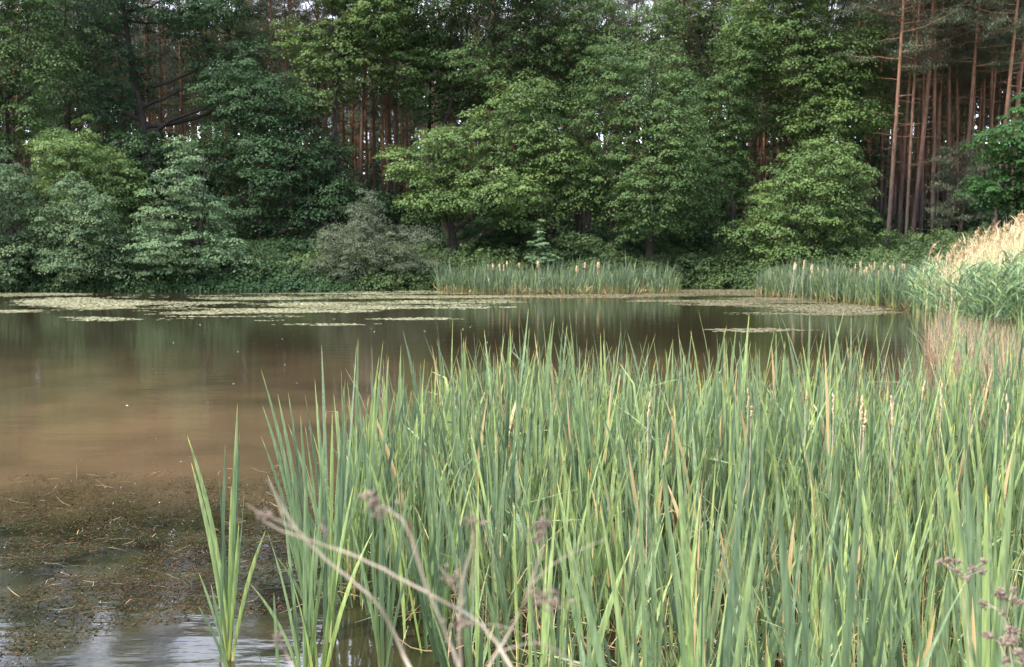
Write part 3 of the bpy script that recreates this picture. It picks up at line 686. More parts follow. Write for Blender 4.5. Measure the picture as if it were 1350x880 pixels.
# keep within view (a margin each side)
cand = cand[(np.abs(cand[:, 0]) < 0.56 * cand[:, 1] + 0.8)]
for x, y in cand:
    md = (0.20 if y < 6.5 else 0.14 if y < 8 else 0.10) + 0.07 * vnoise(np.array([x * 1.3]), np.array([y * 1.3]), 3)[0] + (0.05 if y > 9 else 0)
    kx, ky = int(x // 0.2), int(y // 0.2); ok = True
    for ix in (kx - 1, kx, kx + 1):
        for iy in (ky - 1, ky, ky + 1):
            for a, b in cell.get((ix, iy), ()):
                if (a - x) ** 2 + (b - y) ** 2 < md * md: ok = False; break
            if not ok: break
        if not ok: break
    if ok: cell.setdefault((kx, ky), []).append((x, y)); pos.append((x, y))
pos = np.array(pos)
print("cattail shoots", len(pos))
order = np.argsort(np.hypot(pos[:, 0], pos[:, 1])); pos = pos[order]
VAR = []
for i in range(22):
    r_ = np.random.default_rng(500 + i)
    a = shoot(r_, (0, 0, 0), 1.62 * r_.uniform(0.9, 1.08), int(r_.integers(5, 9)), 1.15)
    V, F, A = shoots_mesh(r_, [a], seg=10)
    VAR.append(make_mesh("cattail_plant", V, F, vattr=A, smooth=True, mat=M_CAT))
NEAR = 268
for i in range(NEAR):
    x, y = pos[i]; z = float(ground_h(pos[i:i + 1, 0], pos[i:i + 1, 1])[0])
    o = obj("cattail_plant", VAR[i % 22], loc=(x, y, max(z, -0.25)), label="upright green cattail plant, one of the many crowding the near shore", cat="cattail", group="cattails crowding the near shore")
    o.rotation_euler = (rng.normal(0, 0.08), rng.normal(0, 0.08), rng.uniform(0, 6.28)); s = rng.uniform(0.66, 1.07) * (0.98 if y > 4 else 0.9); o.scale = (s, s, s)
pl = []
for x, y in pos[NEAR:]:
    z = max(float(ground_h(np.array([x]), np.array([y]))[0]), -0.15)
    sc = 0.93 + 0.16 * vnoise(np.array([x * 0.7]), np.array([y * 0.7]), 9)[0]
    if y > 12.5 and x > 5: sc *= 0.9
    pl.append(shoot(rng, (x, y, z), 1.88 * sc * rng.uniform(0.62, 1.0), int(rng.integers(5, 8)), 1.1, 1.15))
V, F, A = shoots_mesh(rng, pl, seg=6)
obj("cattail_bed", make_mesh("cattail_bed", V, F, vattr=A, smooth=True, mat=M_CAT), label="dense green cattails further out in the pond beyond the nearest plants", cat="cattails", kind="stuff")

# cattails that stand apart on the left, leaf by leaf: (tip x, tip y, distance at tip, width)
def special(name, label, bx, by, bd, tips, seed, bow=0.12, cat="cattail", group=None, bz=None):
    wmul = 1.45 if bz is None else 1.3
    rng = np.random.default_rng(seed)
    B = np.array(P(bx, by, bd)) if bz is None else np.array([gx(bx, bd), bd, bz])
    parts = []; seg = 12; t = np.linspace(0, 1, seg + 1)
    for (tx, ty, dd, w, bowk) in tips:
        T = np.array(P(tx, ty, bd + dd)); b0 = B + rng.normal(0, 0.018, 3) * np.array([1, 1, 0])
        ln = np.linalg.norm(T - b0)
        # leaf starts upright then leans out: quadratic curve
        mid = b0 + np.array([0, 0, 1.0]) * ln * 0.55 + (T - b0) * np.array([1, 1, 0]) * bowk
        c = (1 - t)[:, None] ** 2 * b0 + 2 * ((1 - t) * t)[:, None] * mid + t[:, None] ** 2 * T
        tan = norm(np.gradient(c, axis=0)); fa = rng.normal(0, 0.5) + rng.normal(0, 0.6) * t
        s = np.stack([np.cos(fa), np.sin(fa), 0 * fa], -1); s = norm(s - tan * (s * tan).sum(-1, keepdims=True)); nn = np.cross(s, tan)
        wp = wmul * w * np.minimum(0.6 + 0.4 * np.minimum(t / 0.35, 1), 1) * np.clip((1 - t) / 0.27, 0, 1) ** 0.65; wp = np.maximum(wp, 0.0012)
        V = np.stack([c - s * wp[:, None] / 2, c + nn * wp[:, None] * 0.16, c + s * wp[:, None] / 2], 1).reshape(-1, 3) - B
        F = []
        for i in range(seg):
            F += [(i * 3, i * 3 + 1, i * 3 + 4, i * 3 + 3), (i * 3 + 1, i * 3 + 2, i * 3 + 5, i * 3 + 4)]
        parts.append((V, np.array(F), {"t": np.repeat(t, 3), "rnd": np.full(len(V), rng.uniform(0.2, 0.7))}))
    V, F, A = merge(parts)
    return obj(name, make_mesh(name, V, F, vattr=A, smooth=True, mat=M_CATS), loc=tuple(B), label=label, cat=cat, group=group)
special("cattail_plant", "lone cattail standing apart in open water at left, two long leaves arching left", 303, 884, 6.2,
        [(247, 575, -0.1, .021, .15), (252, 610, 0.1, .017, .25), (313, 533, 0, .018, .6), (316, 570, .1, .015, .6), (297, 585, 0, .014, .5), (289, 632, .1, .013, .4), (350, 700, 0, .015, .3), (315, 690, -.1, .013, .6), (305, 640, .05, .014, .5), (275, 680, 0, .014, .4), (322, 650, .1, .013, .6)], 1)
special("cattail_plant", "three leaf cattail shoot at the foot of the lone plant at left", 306, 905, 5.9,
        [(262, 755, 0, .014, .4), (262, 800, 0, .012, .4), (278, 770, 0, .012, .5)], 2)
special("cattail_plant", "short single stemmed cattail right of the lone plant", 362, 905, 5.9, [(361, 782, 0, .015, .6), (336, 848, 0, .012, .5)], 3)
special("cattail_plant", "tall fan of cattail leaves leaning left, first of the big clump", 412, 845, 6.6,
        [(344, 487, 0, .019, .2), (346, 535, .1, .018, .2), (366, 520, 0, .017, .3), (344, 575, 0, .016, .25), (380, 518, .1, .016, .35), (352, 625, 0, .014, .3), (396, 545, 0, .016, .5), (430, 540, 0, .018, .6), (365, 735, 0, .015, .3)], 4)
special("cattail_plant", "upright cattail with a very long leaf in the middle of the big left clump", 440, 850, 6.5,
        [(424, 455, 1.0, .016, .4), (455, 500, 0.3, .018, .6), (470, 455, 0.6, .017, .7), (457, 545, 0, .021, .6), (418, 527, .2, .014, .5), (402, 560, 0, .014, .4), (447, 590, .1, .015, .6), (480, 560, .1, .015, .5)], 5)
special("cattail_plant", "cattail rising behind the big left clump with its foot bare of litter", 459, 775, 7.7,
        [(472, 447, 0, .016, .7), (500, 470, .1, .017, .5), (450, 488, .1, .015, .5), (440, 520, 0, .014, .4), (487, 520, 0, .014, .5), (520, 560, 0, .014, .4)], 6)
special("cattail_plant", "cattail in the gap just right of the big left clump", 474, 800, 7.3,
        [(505, 450, 0, .017, .5), (496, 500, 0, .016, .6), (520, 520, .1, .014, .4), (470, 560, 0, .014, .5), (545, 600, 0, .014, .3), (455, 600, 0, .014, .4)], 7)
special("cattail_plant", "low cattail with broad crossing leaves below the big left clump", 425, 920, 5.7,
        [(377, 740, 0, .016, .25), (398, 700, 0, .015, .4), (428, 640, 0, .018, .6), (466, 640, 0, .016, .4), (492, 700, 0, .017, .3), (445, 720, 0, .02, .6)], 8)
special("cattail_plant", "cattail with spreading leaves at the bottom between the clump and the dense bed", 505, 900, 5.9,
        [(480, 560, 0, .017, .5), (520, 600, 0, .016, .6), (540, 640, 0, .018, .4), (462, 690, 0, .016, .3), (502, 650, 0, .018, .7), (560, 690, 0, .015, .3)], 9)
special("cattail_plant", "cattail with many narrow crossing leaves behind the low one of the left clump", 436, 800, 7.2,
        [(380, 560, 0, .015, .2), (402, 520, 0, .014, .4), (415, 500, 0, .015, .5), (438, 545, 0, .016, .7), (462, 590, 0, .014, .4), (488, 640, 0, .013, .3), (420, 600, 0, .014, .5), (500, 600, 0, .013, .2)], 31)
special("cattail_plant", "leafy cattail whose tips fan right over open water beside the left clump", 492, 790, 7.4,
        [(470, 500, 0, .015, .4), (490, 455, 0, .015, .5), (512, 470, 0, .015, .5), (538, 505, 0, .014, .3), (560, 545, 0, .014, .2), (482, 560, 0, .014, .5), (525, 620, 0, .013, .3)], 32)
special("cattail_plant", "cattail with thin leaves nearest the lone plant, left of the big clump", 398, 930, 5.7,
        [(352, 700, 0, .013, .2), (372, 660, 0, .013, .3), (402, 640, 0, .015, .6), (416, 690, 0, .013, .5), (440, 670, 0, .015, .4), (330, 770, 0, .012, .2)], 33)
# big blades near the camera
special("cattail_plant", "cattail whose broad leaf tip rises highest in the middle foreground", 945, 1060, 3.5,
        [(855, 500, 0, .026, .35), (888, 528, .3, .02, .4), (930, 590, .2, .018, .5), (985, 560, .2, .018, .5), (1010, 640, 0, .018, .4)], 12, bz=0.15)
special("cattail_plant", "cattail with two wide flat leaves bent far right in the lower right foreground", 1090, 1100, 3.1,
        [(1226, 727, 0, .026, .15), (1140, 575, .1, .026, .5), (1020, 600, 0, .02, .3), (1060, 650, .1, .02, .5)], 13, bz=0.2)
special("cattail_plant", "cattail with a bright flat leaf pointing right, bottom right beside the dried umbels", 1120, 1150, 2.9,
        [(1278, 757, 0, .022, .12), (1190, 700, 0, .018, .4), (1090, 740, 0, .018, .5)], 14, bz=0.25)
special("cattail_plant", "cattail with a long leaf slanting left at the bottom middle", 870, 1080, 3.2,
        [(745, 710, 0, .02, .12), (812, 600, 0, .021, .35), (842, 570, .2, .018, .5), (790, 660, 0, .018, .3)], 15, bz=0.15)
special("cattail_plant", "cattail with tall slanting leaves at the right edge", 1330, 1080, 3.4,
        [(1225, 560, 0, .022, .25), (1248, 600, 0, .018, .35), (1290, 575, .2, .02, .5), (1340, 560, .2, .02, .6), (1300, 640, 0, .018, .5)], 16, bz=0.2)

# straw and dead leaves lying and leaning in the bed
rng = np.random.default_rng(5)
def straw(name, label, n, poly, mat, Lr, wr, leanr, seed, zoff=0.0, seg=4, fattr=None):
    rng = np.random.default_rng(seed); lo, hi = poly.min(0), poly.max(0)
    q = rng.uniform(lo, hi, (n * 5, 2)); q = q[sdist(q[:, 0], q[:, 1], poly) < 0][:n]; n = len(q)
    z = np.maximum(ground_h(q[:, 0], q[:, 1]), 0.0) + zoff + rng.uniform(0, 0.05, n)
    V, F, A = blades(rng, np.column_stack([q, z]), rng.uniform(*Lr, n), rng.uniform(*wr, n), rng.uniform(0, 6.28, n), rng.uniform(*leanr, n), rng.normal(0, 0.35, n), seg=seg, tip=0.6, base_w=0.9)
    V[:, 2] = np.maximum(V[:, 2], 0.006)
    return obj(name, make_mesh(name, V, F, vattr=A, smooth=True, mat=mat), label=label, cat=name.replace('_', ' '), kind="stuff")
straw("dead_stalks", "straw coloured dead stalks leaning among the near cattails", 2600, BED, M_STRAW, (0.25, 0.95), (0.004, 0.009), (0.05, 0.75), 41)
straw("leaf_litter", "flat straw coloured litter lying on the water between the cattails", 2600, BED, M_STRAW, (0.15, 0.7), (0.004, 0.012), (1.3, 1.56), 42, 0.01)

# fluffy old seed heads in the near bed
def spike(rng, L, r, wob=0.006, n=9, k=16):
    t = np.linspace(0, 1, k); pr = r * (0.55 + 0.45 * np.sin(np.pi * np.clip(t, 0.02, 0.98)) ** 0.5) * rng.uniform(0.55, 1.2, k); pr[0] = pr[-1] = 0.002
    pth = np.stack([np.cumsum(rng.normal(0, wob * 0.5, k)), np.cumsum(rng.normal(0, wob * 0.5, k)), t * L], -1); return tube(pth, pr, n)
def old_head(label, x, y, d, L, r, ztop=None, group=None, mat=M_HEAD, seed=0, name="dead_cattail_stalk", hbase=None, lean=0.03):
    rng = np.random.default_rng(seed); T = np.array(P(x, y, d)); gz = max(float(ground_h(T[:1], T[1:2])[0]), -0.1)
    B = np.array([T[0] + rng.normal(0, lean), d, gz]); root = obj(name, None, loc=tuple(B), label=label, cat="cattail", group=group)
    top = T - B; t = np.linspace(0, 1, 6)[:, None]
    v = norm((top / 1.0)[None, :])[0]
    st = top * t * (1 - (L / np.linalg.norm(top)))
    V, F, _ = tube(st, 0.0035 if d < 20 else 0.01, 5); obj("stalk", make_mesh("stalk", V, F, mat=M_DRY, smooth=True), root)
    V, F, _ = spike(rng, L, r)
    rot = np.array(Vector((0, 0, 1)).rotation_difference(Vector(v)).to_matrix()); V = V @ rot.T + st[-1]
    obj("seed_head", make_mesh("seed_head", V, F, mat=mat, smooth=True), root)
HD = [(1137, 507, 7.0, .19, .013, "pair of stalks: taller pale seed head left of the crowd at right middle"), (1178, 507, 6.8, .20, .013, "bright ragged seed head standing tallest among the right middle cattails"),
      (1140, 527, 6.9, .14, .011, "slim seed head close against the taller pale one"), (1215, 487, 8.0, .17, .010, "thin pale spike right of the bright ragged seed head"),
      (1100, 505, 7.4, .17, .010, "thin straw spike left of the pair of stalks"), (1243, 487, 8.0, .22, .011, "tall thin brownish spike among cattails at right"),
      (986, 498, 8.0, .16, .010, "crooked pale spike in the bed right of the broad foreground tip"), (991, 520, 7.6, .1, .012, "small bright tuft of fluff on a stalk beside the crooked pale spike"),
      (1327, 505, 7.5, .16, .010, "brown spike near the right edge of the cattail bed"), (1062, 500, 8.2, .10, .009, "small buff spike in the cattails right of the middle"),
      (855, 503, 6.0, .15, .008, "thin brown spike hidden beside the broad foreground leaf tip"), (1280, 505, 8.4, .1, .009, "short buff spike between brown ones at right")]
for i, (x, y, d, L, r, lb) in enumerate(HD): old_head(lb, x, y + 14, d, L, r * .8, seed=60 + i)

# ------------------------------------------------------------------ far cattail beds
def far_bed(name, label, poly, n, H, seed, mat=M_CATF, wsc=1.15, open_=1.0, nl=(4, 7)):
    rng = np.random.default_rng(seed); lo, hi = poly.min(0), poly.max(0)
    q = rng.uniform(lo, hi, (n * 8, 2)); q = q[sdist(q[:, 0], q[:, 1], poly) < 0][:n]; pl = []
    for x, y in q:
        pl.append(shoot(rng, (x, y, max(0, float(ground_h(np.array([x]), np.array([y]))[0]))), H * (0.66 + 0.55 * vnoise(np.array([x * .9]), np.array([y * .9]), seed)[0]) * rng.uniform(0.6, 1.12), int(rng.integers(*nl)), wsc, open_))
    V, F, A = shoots_mesh(rng, pl, seg=4)
    obj(name, make_mesh(name, V, F, vattr=A, smooth=True, mat=mat), label=label, cat="cattails", kind="stuff")
FB1 = np.array([(gx(578, 48.5), 48.5), (gx(575, 50.5), 50.5), (gx(720, 52), 52), (gx(895, 51), 51), (gx(892, 47.5), 47.5), (gx(760, 46.6), 46.6), (gx(640, 46.8), 46.8)])
far_bed("far_cattail_bed", "strip of far cattails standing in the water in the middle of the bank", FB1, 760, 1.6, 81, open_=1.7)
FB2 = np.array([(gx(995, 46), 46), (gx(1000, 49), 49), (gx(1150, 46), 46), (gx(1240, 41), 41), (gx(1240, 33), 33), (gx(1190, 37), 37), (gx(1110, 40.5), 40.5), (gx(1050, 43.5), 43.5)])
far_bed("far_cattail_bed", "bed of far cattails with pale heads at the right end of the pond", FB2, 1300, 1.6, 82, open_=1.7)
rng = np.random.default_rng(9)
for i in range(11):
    x = [643, 650, 658, 664, 668, 685, 709, 760, 771, 790, 789][i]; old_head("pale seed head sticking out of the far cattail strip", x, rng.uniform(344, 350), 48.5, rng.uniform(.2, .35), 0.05, seed=200 + i, group="seed heads of the middle cattail strip", mat=M_HEADF, lean=.1)
for i in range(34):
    x = 1045 + 150 * rng.random() ** 0.9; old_head("cream seed head along the top of the far right cattail bed", x, rng.uniform(343, 358) + max(0, (x - 1120) * 0.04), rng.uniform(42, 45), rng.uniform(.2, .42), rng.uniform(.025, .042), seed=300 + i, group="seed heads of the far right cattail bed", mat=M_HEADF, lean=.1)
# dead pale feet of the far cattails
straw("dead_cattail_leaves", "pale dead leaves at the foot of the far middle cattails", 700, FB1, M_STRAW, (0.15, 0.6), (0.015, 0.035), (0.05, 0.9), 43)
straw("dead_cattail_leaves", "pale dead leaves at the foot of the far right cattails", 800, FB2, M_STRAW, (0.15, 0.6), (0.015, 0.035), (0.05, 0.9), 44)

# ------------------------------------------------------------------ reeds at the right
RB = np.array([(gx(1195, 33), 33), (gx(1215, 36), 36), (gx(1400, 34), 34), (18, 22), (13.5, 19), (gx(1300, 23), 23), (gx(1225, 28), 28)])
rng = np.random.default_rng(51); lo, hi = RB.min(0), RB.max(0)
q = rng.uniform(lo, hi, (9000, 2)); q = q[sdist(q[:, 0], q[:, 1], RB) < 0]; far = q[:, 1] > 26; qg = np.concatenate([q[~far][:1500], q[far][:900]])
edge = np.clip((qg[:, 0] / qg[:, 1] - 0.36) / 0.12, 0, 1)          # reeds grow taller away from the water
Hs = (1.35 + 0.6 * edge) * rng.uniform(0.8, 1.1, len(qg))
gzv = np.maximum(ground_h(qg[:, 0], qg[:, 1]), 0)
stem = blades(rng, np.column_stack([qg, gzv]), Hs, np.full(len(qg), .012), rng.uniform(0, 6.28, len(qg)), np.abs(rng.normal(0, .07, len(qg))), rng.normal(0, .05, len(qg)), seg=4, tip=.2)
k = 7; n = len(qg) * k
hb = np.repeat(Hs, k) * rng.uniform(0.35, 1.0, n); bb = np.column_stack([np.repeat(qg, k, 0), np.repeat(gzv, k) + hb])
lf = blades(rng, bb, rng.uniform(.3, .6, n), rng.uniform(.026, .045, n), rng.normal(0.2, 1.9, n), rng.uniform(.4, .9, n), rng.uniform(.5, 1.5, n), seg=6, tip=.7, base_w=.6)
V, F, A = merge([stem, lf])
obj("green_reeds", make_mesh("green_reeds", V, F, vattr=A, smooth=True, mat=M_REED), label="fresh green reeds with arching leaves at the right end of the pond", cat="reeds", kind="stuff")
# golden dead stems above them
def plume_mesh(rng, s=1.0):
    parts = []
    for i in range(46):
        u = rng.uniform(0, 1); b = np.array([0.10 * u * u, 0, 0.30 * u]) * s
        parts.append((b, rng.uniform(.05, .13) * s * (1.15 - u)))
    B = np.array([p_[0] for p_ in parts]); L = np.array([p_[1] for p_ in parts]); n = len(B)
    return blades(rng, B, L, np.full(n, .022 * s), rng.normal(0.0, 1.1, n), rng.uniform(.3, 1.1, n), rng.uniform(.2, .9, n), seg=3, tip=.6)
def reed_h(u):   # top of the golden reeds by photo column
    return np.interp(u, [1200, 1225, 1250, 1275, 1300, 1325, 1350, 1420], [345, 335, 326, 312, 300, 292, 282, 262])
q2 = q[q[:, 1] > 25][-1500:]; u = q2[:, 0] / q2[:, 1] * FPX + 675
ok = (rng.random(len(q2)) < np.interp(u, [1195, 1240, 1280, 1330], [.05, .3, .8, 1])); q2 = q2[ok]; u = u[ok]
ztop = np.array([P(a, reed_h(a) + rng.uniform(-2, 30), d)[2] for a, d in zip(u, q2[:, 1])]); gz2 = np.maximum(ground_h(q2[:, 0], q2[:, 1]), 0)
n = len(q2)
st = blades(rng, np.column_stack([q2, gz2]), np.maximum(ztop - gz2, .8), rng.uniform(.012, .022, n), rng.normal(0.3, .6, n), np.abs(rng.normal(.04, .05, n)), np.abs(rng.normal(.08, .06, n)), seg=5, tip=.15, base_w=1)
k = 3; hb = np.repeat(np.maximum(ztop - gz2, .8), k) * rng.uniform(.5, .95, n * k)
lf = blades(rng, np.column_stack([np.repeat(q2, k, 0), np.repeat(gz2, k) + hb]), rng.uniform(.2, .45, n * k), rng.uniform(.012, .022, n * k), rng.uniform(0, 6.28, n * k), rng.uniform(.1, .5, n * k), rng.uniform(.1, .8, n * k), seg=4, tip=.7)
V, F, A = merge([st, lf])
obj("golden_reeds", make_mesh("golden_reeds", V, F, vattr=A, smooth=True, mat=M_GOLD), label="mass of sunlit golden dead reed stems above the green reeds", cat="reeds", kind="stuff")
PL = []
for i in range(5):
    r_ = np.random.default_rng(800 + i); V, F, A = plume_mesh(r_); PL.append(make_mesh("plume", V, F, vattr=A, mat=M_PLUME, smooth=True))
def reed(x, ytop, d, label, group=None, lean=0.12, s=1.0):
    T = np.array(P(x, ytop, d)); gz = max(0, float(ground_h(T[:1], T[1:2])[0])); B = np.array([T[0] - lean * T[2] * .6, d, gz])
    root = obj("dead_reed", None, loc=tuple(B), label=label, cat="reed", group=group); top = T - B; top[2] -= .28 * s
    t = np.linspace(0, 1, 7)[:, None]; pth = np.array([0, 0, top[2]]) * t + np.array([top[0], top[1], 0]) * t ** 2
    V, F, _ = tube(pth, .008 * (1 - .4 * t[:, 0]), 5); obj("stalk", make_mesh("stalk", V, F, mat=M_HEAD, smooth=True), root)
    p_ = obj("plume", PL[rng.integers(5)], root, loc=tuple(pth[-1])); p_.rotation_euler = (0, .25, rng.normal(0, .5)); p_.scale = (s, s, s)
reed(1226, 317, 34, "single brown plumed dead reed standing left of the golden reeds", lean=.0, s=1.5)
reed(1231, 332, 34, "short bent dead reed leaning against the single brown one", lean=.05, s=1.2)
for i in range(64):
    x = 1248 + 150 * (i + rng.random()) / 64; d = rng.uniform(26, 32)
    reed(x, reed_h(x) + rng.uniform(-9, 16), d, "golden dead reed with a drooping plume above the green reeds", "plumed reeds along the skyline of the reed bed", lean=rng.uniform(.02, .2), s=rng.uniform(.8, 1.25))
# low reddish old reeds between the near cattails and the green reeds
PB = np.array([(gx(1222, 23), 23), (gx(1250, 27), 27), (gx(1300, 25), 25), (gx(1420, 24), 24), (gx(1420, 14), 14), (gx(1330, 14.5), 14.5), (gx(1250, 17), 17)])
straw("old_reed_stubble", "reddish brown old reed stubble in the water at right behind the near cattails", 4800, PB, M_PINK, (0.3, 0.85), (0.008, 0.016), (0.0, 0.45), 46)
rng = np.random.default_rng(52)
q = rng.uniform(PB.min(0), PB.max(0), (3000, 2)); q = q[sdist(q[:, 0], q[:, 1], PB) < -0.2]; q = q[q[:, 0] / q[:, 1] > 0.40][:70]
pl = [shoot(rng, (x, y, max(0, float(ground_h(np.array([x]), np.array([y]))[0]))), 1.15 * rng.uniform(.6, 1.15), 5, 1.3, 1.6) for x, y in q]
V, F, A = shoots_mesh(rng, pl, seg=5)
obj("cattail_bed", make_mesh("cattail_bed", V, F, vattr=A, smooth=True, mat=M_CAT), label="scattered green cattails among the reddish reed stubble at right", cat="cattails", kind="stuff")

# ------------------------------------------------------------------ floating mats on the far water
M_ALGA = leaf_mat("floating_algae", (0.13, 0.13, 0.06), (0.34, 0.33, 0.20), transl=0.0, rough=0.8)
M_ALGB = leaf_mat("floating_duckweed", (0.10, 0.095, 0.045), (0.22, 0.195, 0.115), transl=0.0, rough=0.8)
def mats(name, label, ells, mat, seed, thr=0.5, cx=0.10, cy=0.13, fx=0.28, fy=0.95, y0=24, y1=51):
    rng = np.random.default_rng(seed)
    x0, x1 = gx(-40, 50), gx(1200, 42)
    X, Y = np.meshgrid(np.arange(x0, x1, cx), np.arange(y0, y1, cy)); X = X.ravel() + rng.uniform(-.5, .5, X.size) * cx; Y = Y.ravel() + rng.uniform(-.5, .5, Y.size) * cy
    Uu = X / Y * FPX + 675; Vv = 312 + CAMH * FPX / Y
    f = np.full(X.shape, -9.0)
    for (a, b, ra, rb) in ells: f = np.maximum(f, 1 - np.sqrt(((Uu - a) / ra) ** 2 + ((Vv - b) / rb) ** 2))
    val = fbm(X * fx, Y * fy, seed, 5) + (fbm(X * 1.6, Y * 3.5, seed + 9, 3) - .5) * .3 + np.clip(f, -1.5, .6) * 0.42
    k = (val > thr) & (rng.random(X.size) < 0.25 + 6 * (val - thr)) & (sdist(X, Y) < -0.1)
    X, Y, val = X[k], Y[k], val[k]; n = len(X)
    a = rng.uniform(0, 6.28, n); sx = cx * rng.uniform(.6, 1.15, n); sy = cy * rng.uniform(.5, 1.0, n)
    ang = a[:, None] * 0.15 + np.array([0.3, 1.3, 2.4, 3.3, 4.4, 5.5])[None, :] + rng.normal(0, .2, (n, 6))
    rr = rng.uniform(.5, .85, (n, 6))
    V = np.stack([X[:, None] + np.cos(ang) * rr * sx[:, None], Y[:, None] + np.sin(ang) * rr * sy[:, None], rng.uniform(.003, .008, n)[:, None] + rng.uniform(0, .004, (n, 6))], -1).reshape(-1, 3)
    obj(name, make_mesh(name, V, np.arange(n * 6).reshape(-1, 6), fattr={"rnd": rng.uniform(0, 1, n), "tone": np.clip(fbm(X * .5, Y * .5, seed + 5) * 1.6 - .3, 0, 1)}, mat=mat), label=label, cat=name.replace('_', ' '), kind="stuff")
    print(name, n)
mats("floating_algae", "pale yellow green algae mats floating in streaks on the far water at left",
     [(110, 401, 110, 7), (20, 388, 120, 3.5), (250, 404, 70, 7), (330, 412, 130, 11), (450, 406, 130, 8), (560, 402, 130, 6), (420, 391, 260, 4), (560, 386, 200, 3), (120, 421, 60, 2.5), (20, 411, 50, 3), (420, 428, 110, 2), (560, 421, 70, 2.5), (640, 398, 60, 5)], M_ALGA, 3, thr=0.585)
mats("floating_duckweed", "dull olive duckweed film on the water along the far beds at right",
     [(930, 385, 130, 6), (1010, 397, 110, 8), (1100, 404, 100, 9), (760, 391, 200, 3), (1130, 412, 70, 4), (880, 397, 60, 1.5), (1000, 436, 60, 2)], M_ALGB, 4, thr=0.52)
# tiny bits floating: pale specks as painted glints beyond, brown dead weed near
def bits(name, label, n, poly, mat, size, seed, stem=0.3, thr=None, z=(.004, .012), tilt=.25, aspect=.4):
    rng = np.random.default_rng(seed); q = rng.uniform(poly.min(0), poly.max(0), (n * 4, 2)); q = q[sdist(q[:, 0], q[:, 1], poly) < 0]
    if thr: q = q[fbm(q[:, 0] * 1.6, q[:, 1] * 1.6, seed, 5) + rng.normal(0, .06, len(q)) - .10 * np.clip(q[:, 1] - 9.3, 0, 3) - .12 * np.clip(.5 + sdist(q[:, 0], q[:, 1], poly), 0, .5) > thr]
    q = q[:n]; n = len(q); a = rng.uniform(0, 6.28, n); L = rng.uniform(*size, n)[:, None]
    d = np.stack([np.cos(a), np.sin(a), rng.normal(0, tilt, n)], -1); s = np.stack([-np.sin(a), np.cos(a), rng.normal(0, tilt, n)], -1); c = np.column_stack([q, rng.uniform(*z, n)])
    V = np.stack([c - d * L / 2, c + s * L * aspect / 2, c + d * L / 2, c - s * L * aspect / 2], 1).reshape(-1, 3)
    obj(name, make_mesh(name, V, np.arange(n * 4).reshape(-1, 4), fattr={"rnd": rng.uniform(0, 1, n), "tone": rng.uniform(0, 1, n)}, mat=mat), label=label, cat="floating debris", kind="stuff")
M_GLINTF = leaf_mat("far_water_glint", (0.45, 0.42, 0.36), (0.8, 0.78, 0.72), 0.0, 0.6)  # near white, paints the glints on the open water
M_WEED = leaf_mat("dead_water_weed", (0.016, 0.010, 0.005), (0.095, 0.055, 0.024), 0.0, 0.85, 0.04)
M_WEEDG = leaf_mat("green_water_weed", (0.014, 0.016, 0.005), (0.048, 0.046, 0.016), 0.0, 0.85, 0.04)
M_GLINT = leaf_mat("pale_weed_glint", (0.112, 0.107, 0.121), (0.280, 0.286, 0.342), 0.0, 0.25)  # bluish pale colour paints sky glints onto small flecks
far_w = np.array([(-22, 20), (-24, 33), (0, 34), (0, 22), (-5, 14), (-12, 12)])
bits("glint_specks", "tiny pale specks painted as glints scattered on the open brown water", 80, far_w, M_GLINTF, (.02, .06), 61)
NW = np.array([(-9, 5.0), (-9, 11.6), (-5.5, 11.2), (-3, 11.4), (-1.5, 12.2), (-.7, 10), (-1.1, 8.2), (-1.2, 7.1), (-1.9, 6.9), (-2.5, 6.75), (-2.75, 6.2), (-3.2, 5.2)])
bits("weed_and_glints", "brown dead water weed floating on the near water at left", 42000, NW, M_WEED, (.008, .034), 62, thr=.41)
bits("weed_and_glints", "dark green water weed floating on the near water at left", 26000, NW, M_WEEDG, (.008, .04), 63, thr=.41)
bits("weed_and_glints", "pale bluish flecks painted as sky glints on the floating weed at left", 3600, NW, M_GLINT, (.006, .018), 64, thr=.50, tilt=.5)
straw("floating_stems", "thin brown stems lying on the floating weed at left", 450, NW, M_STRAW, (.04, .22), (.002, .004), (1.45, 1.57), 65, 0.006, 2)
NS = np.array([(-14, 10), (-14, 16), (-1.5, 17), (-1.2, 10)])
bits("glint_specks", "few crumbs in the painted glint colour drifting on the brown water in the middle distance", 160, NS, M_GLINT, (.012, .04), 66)

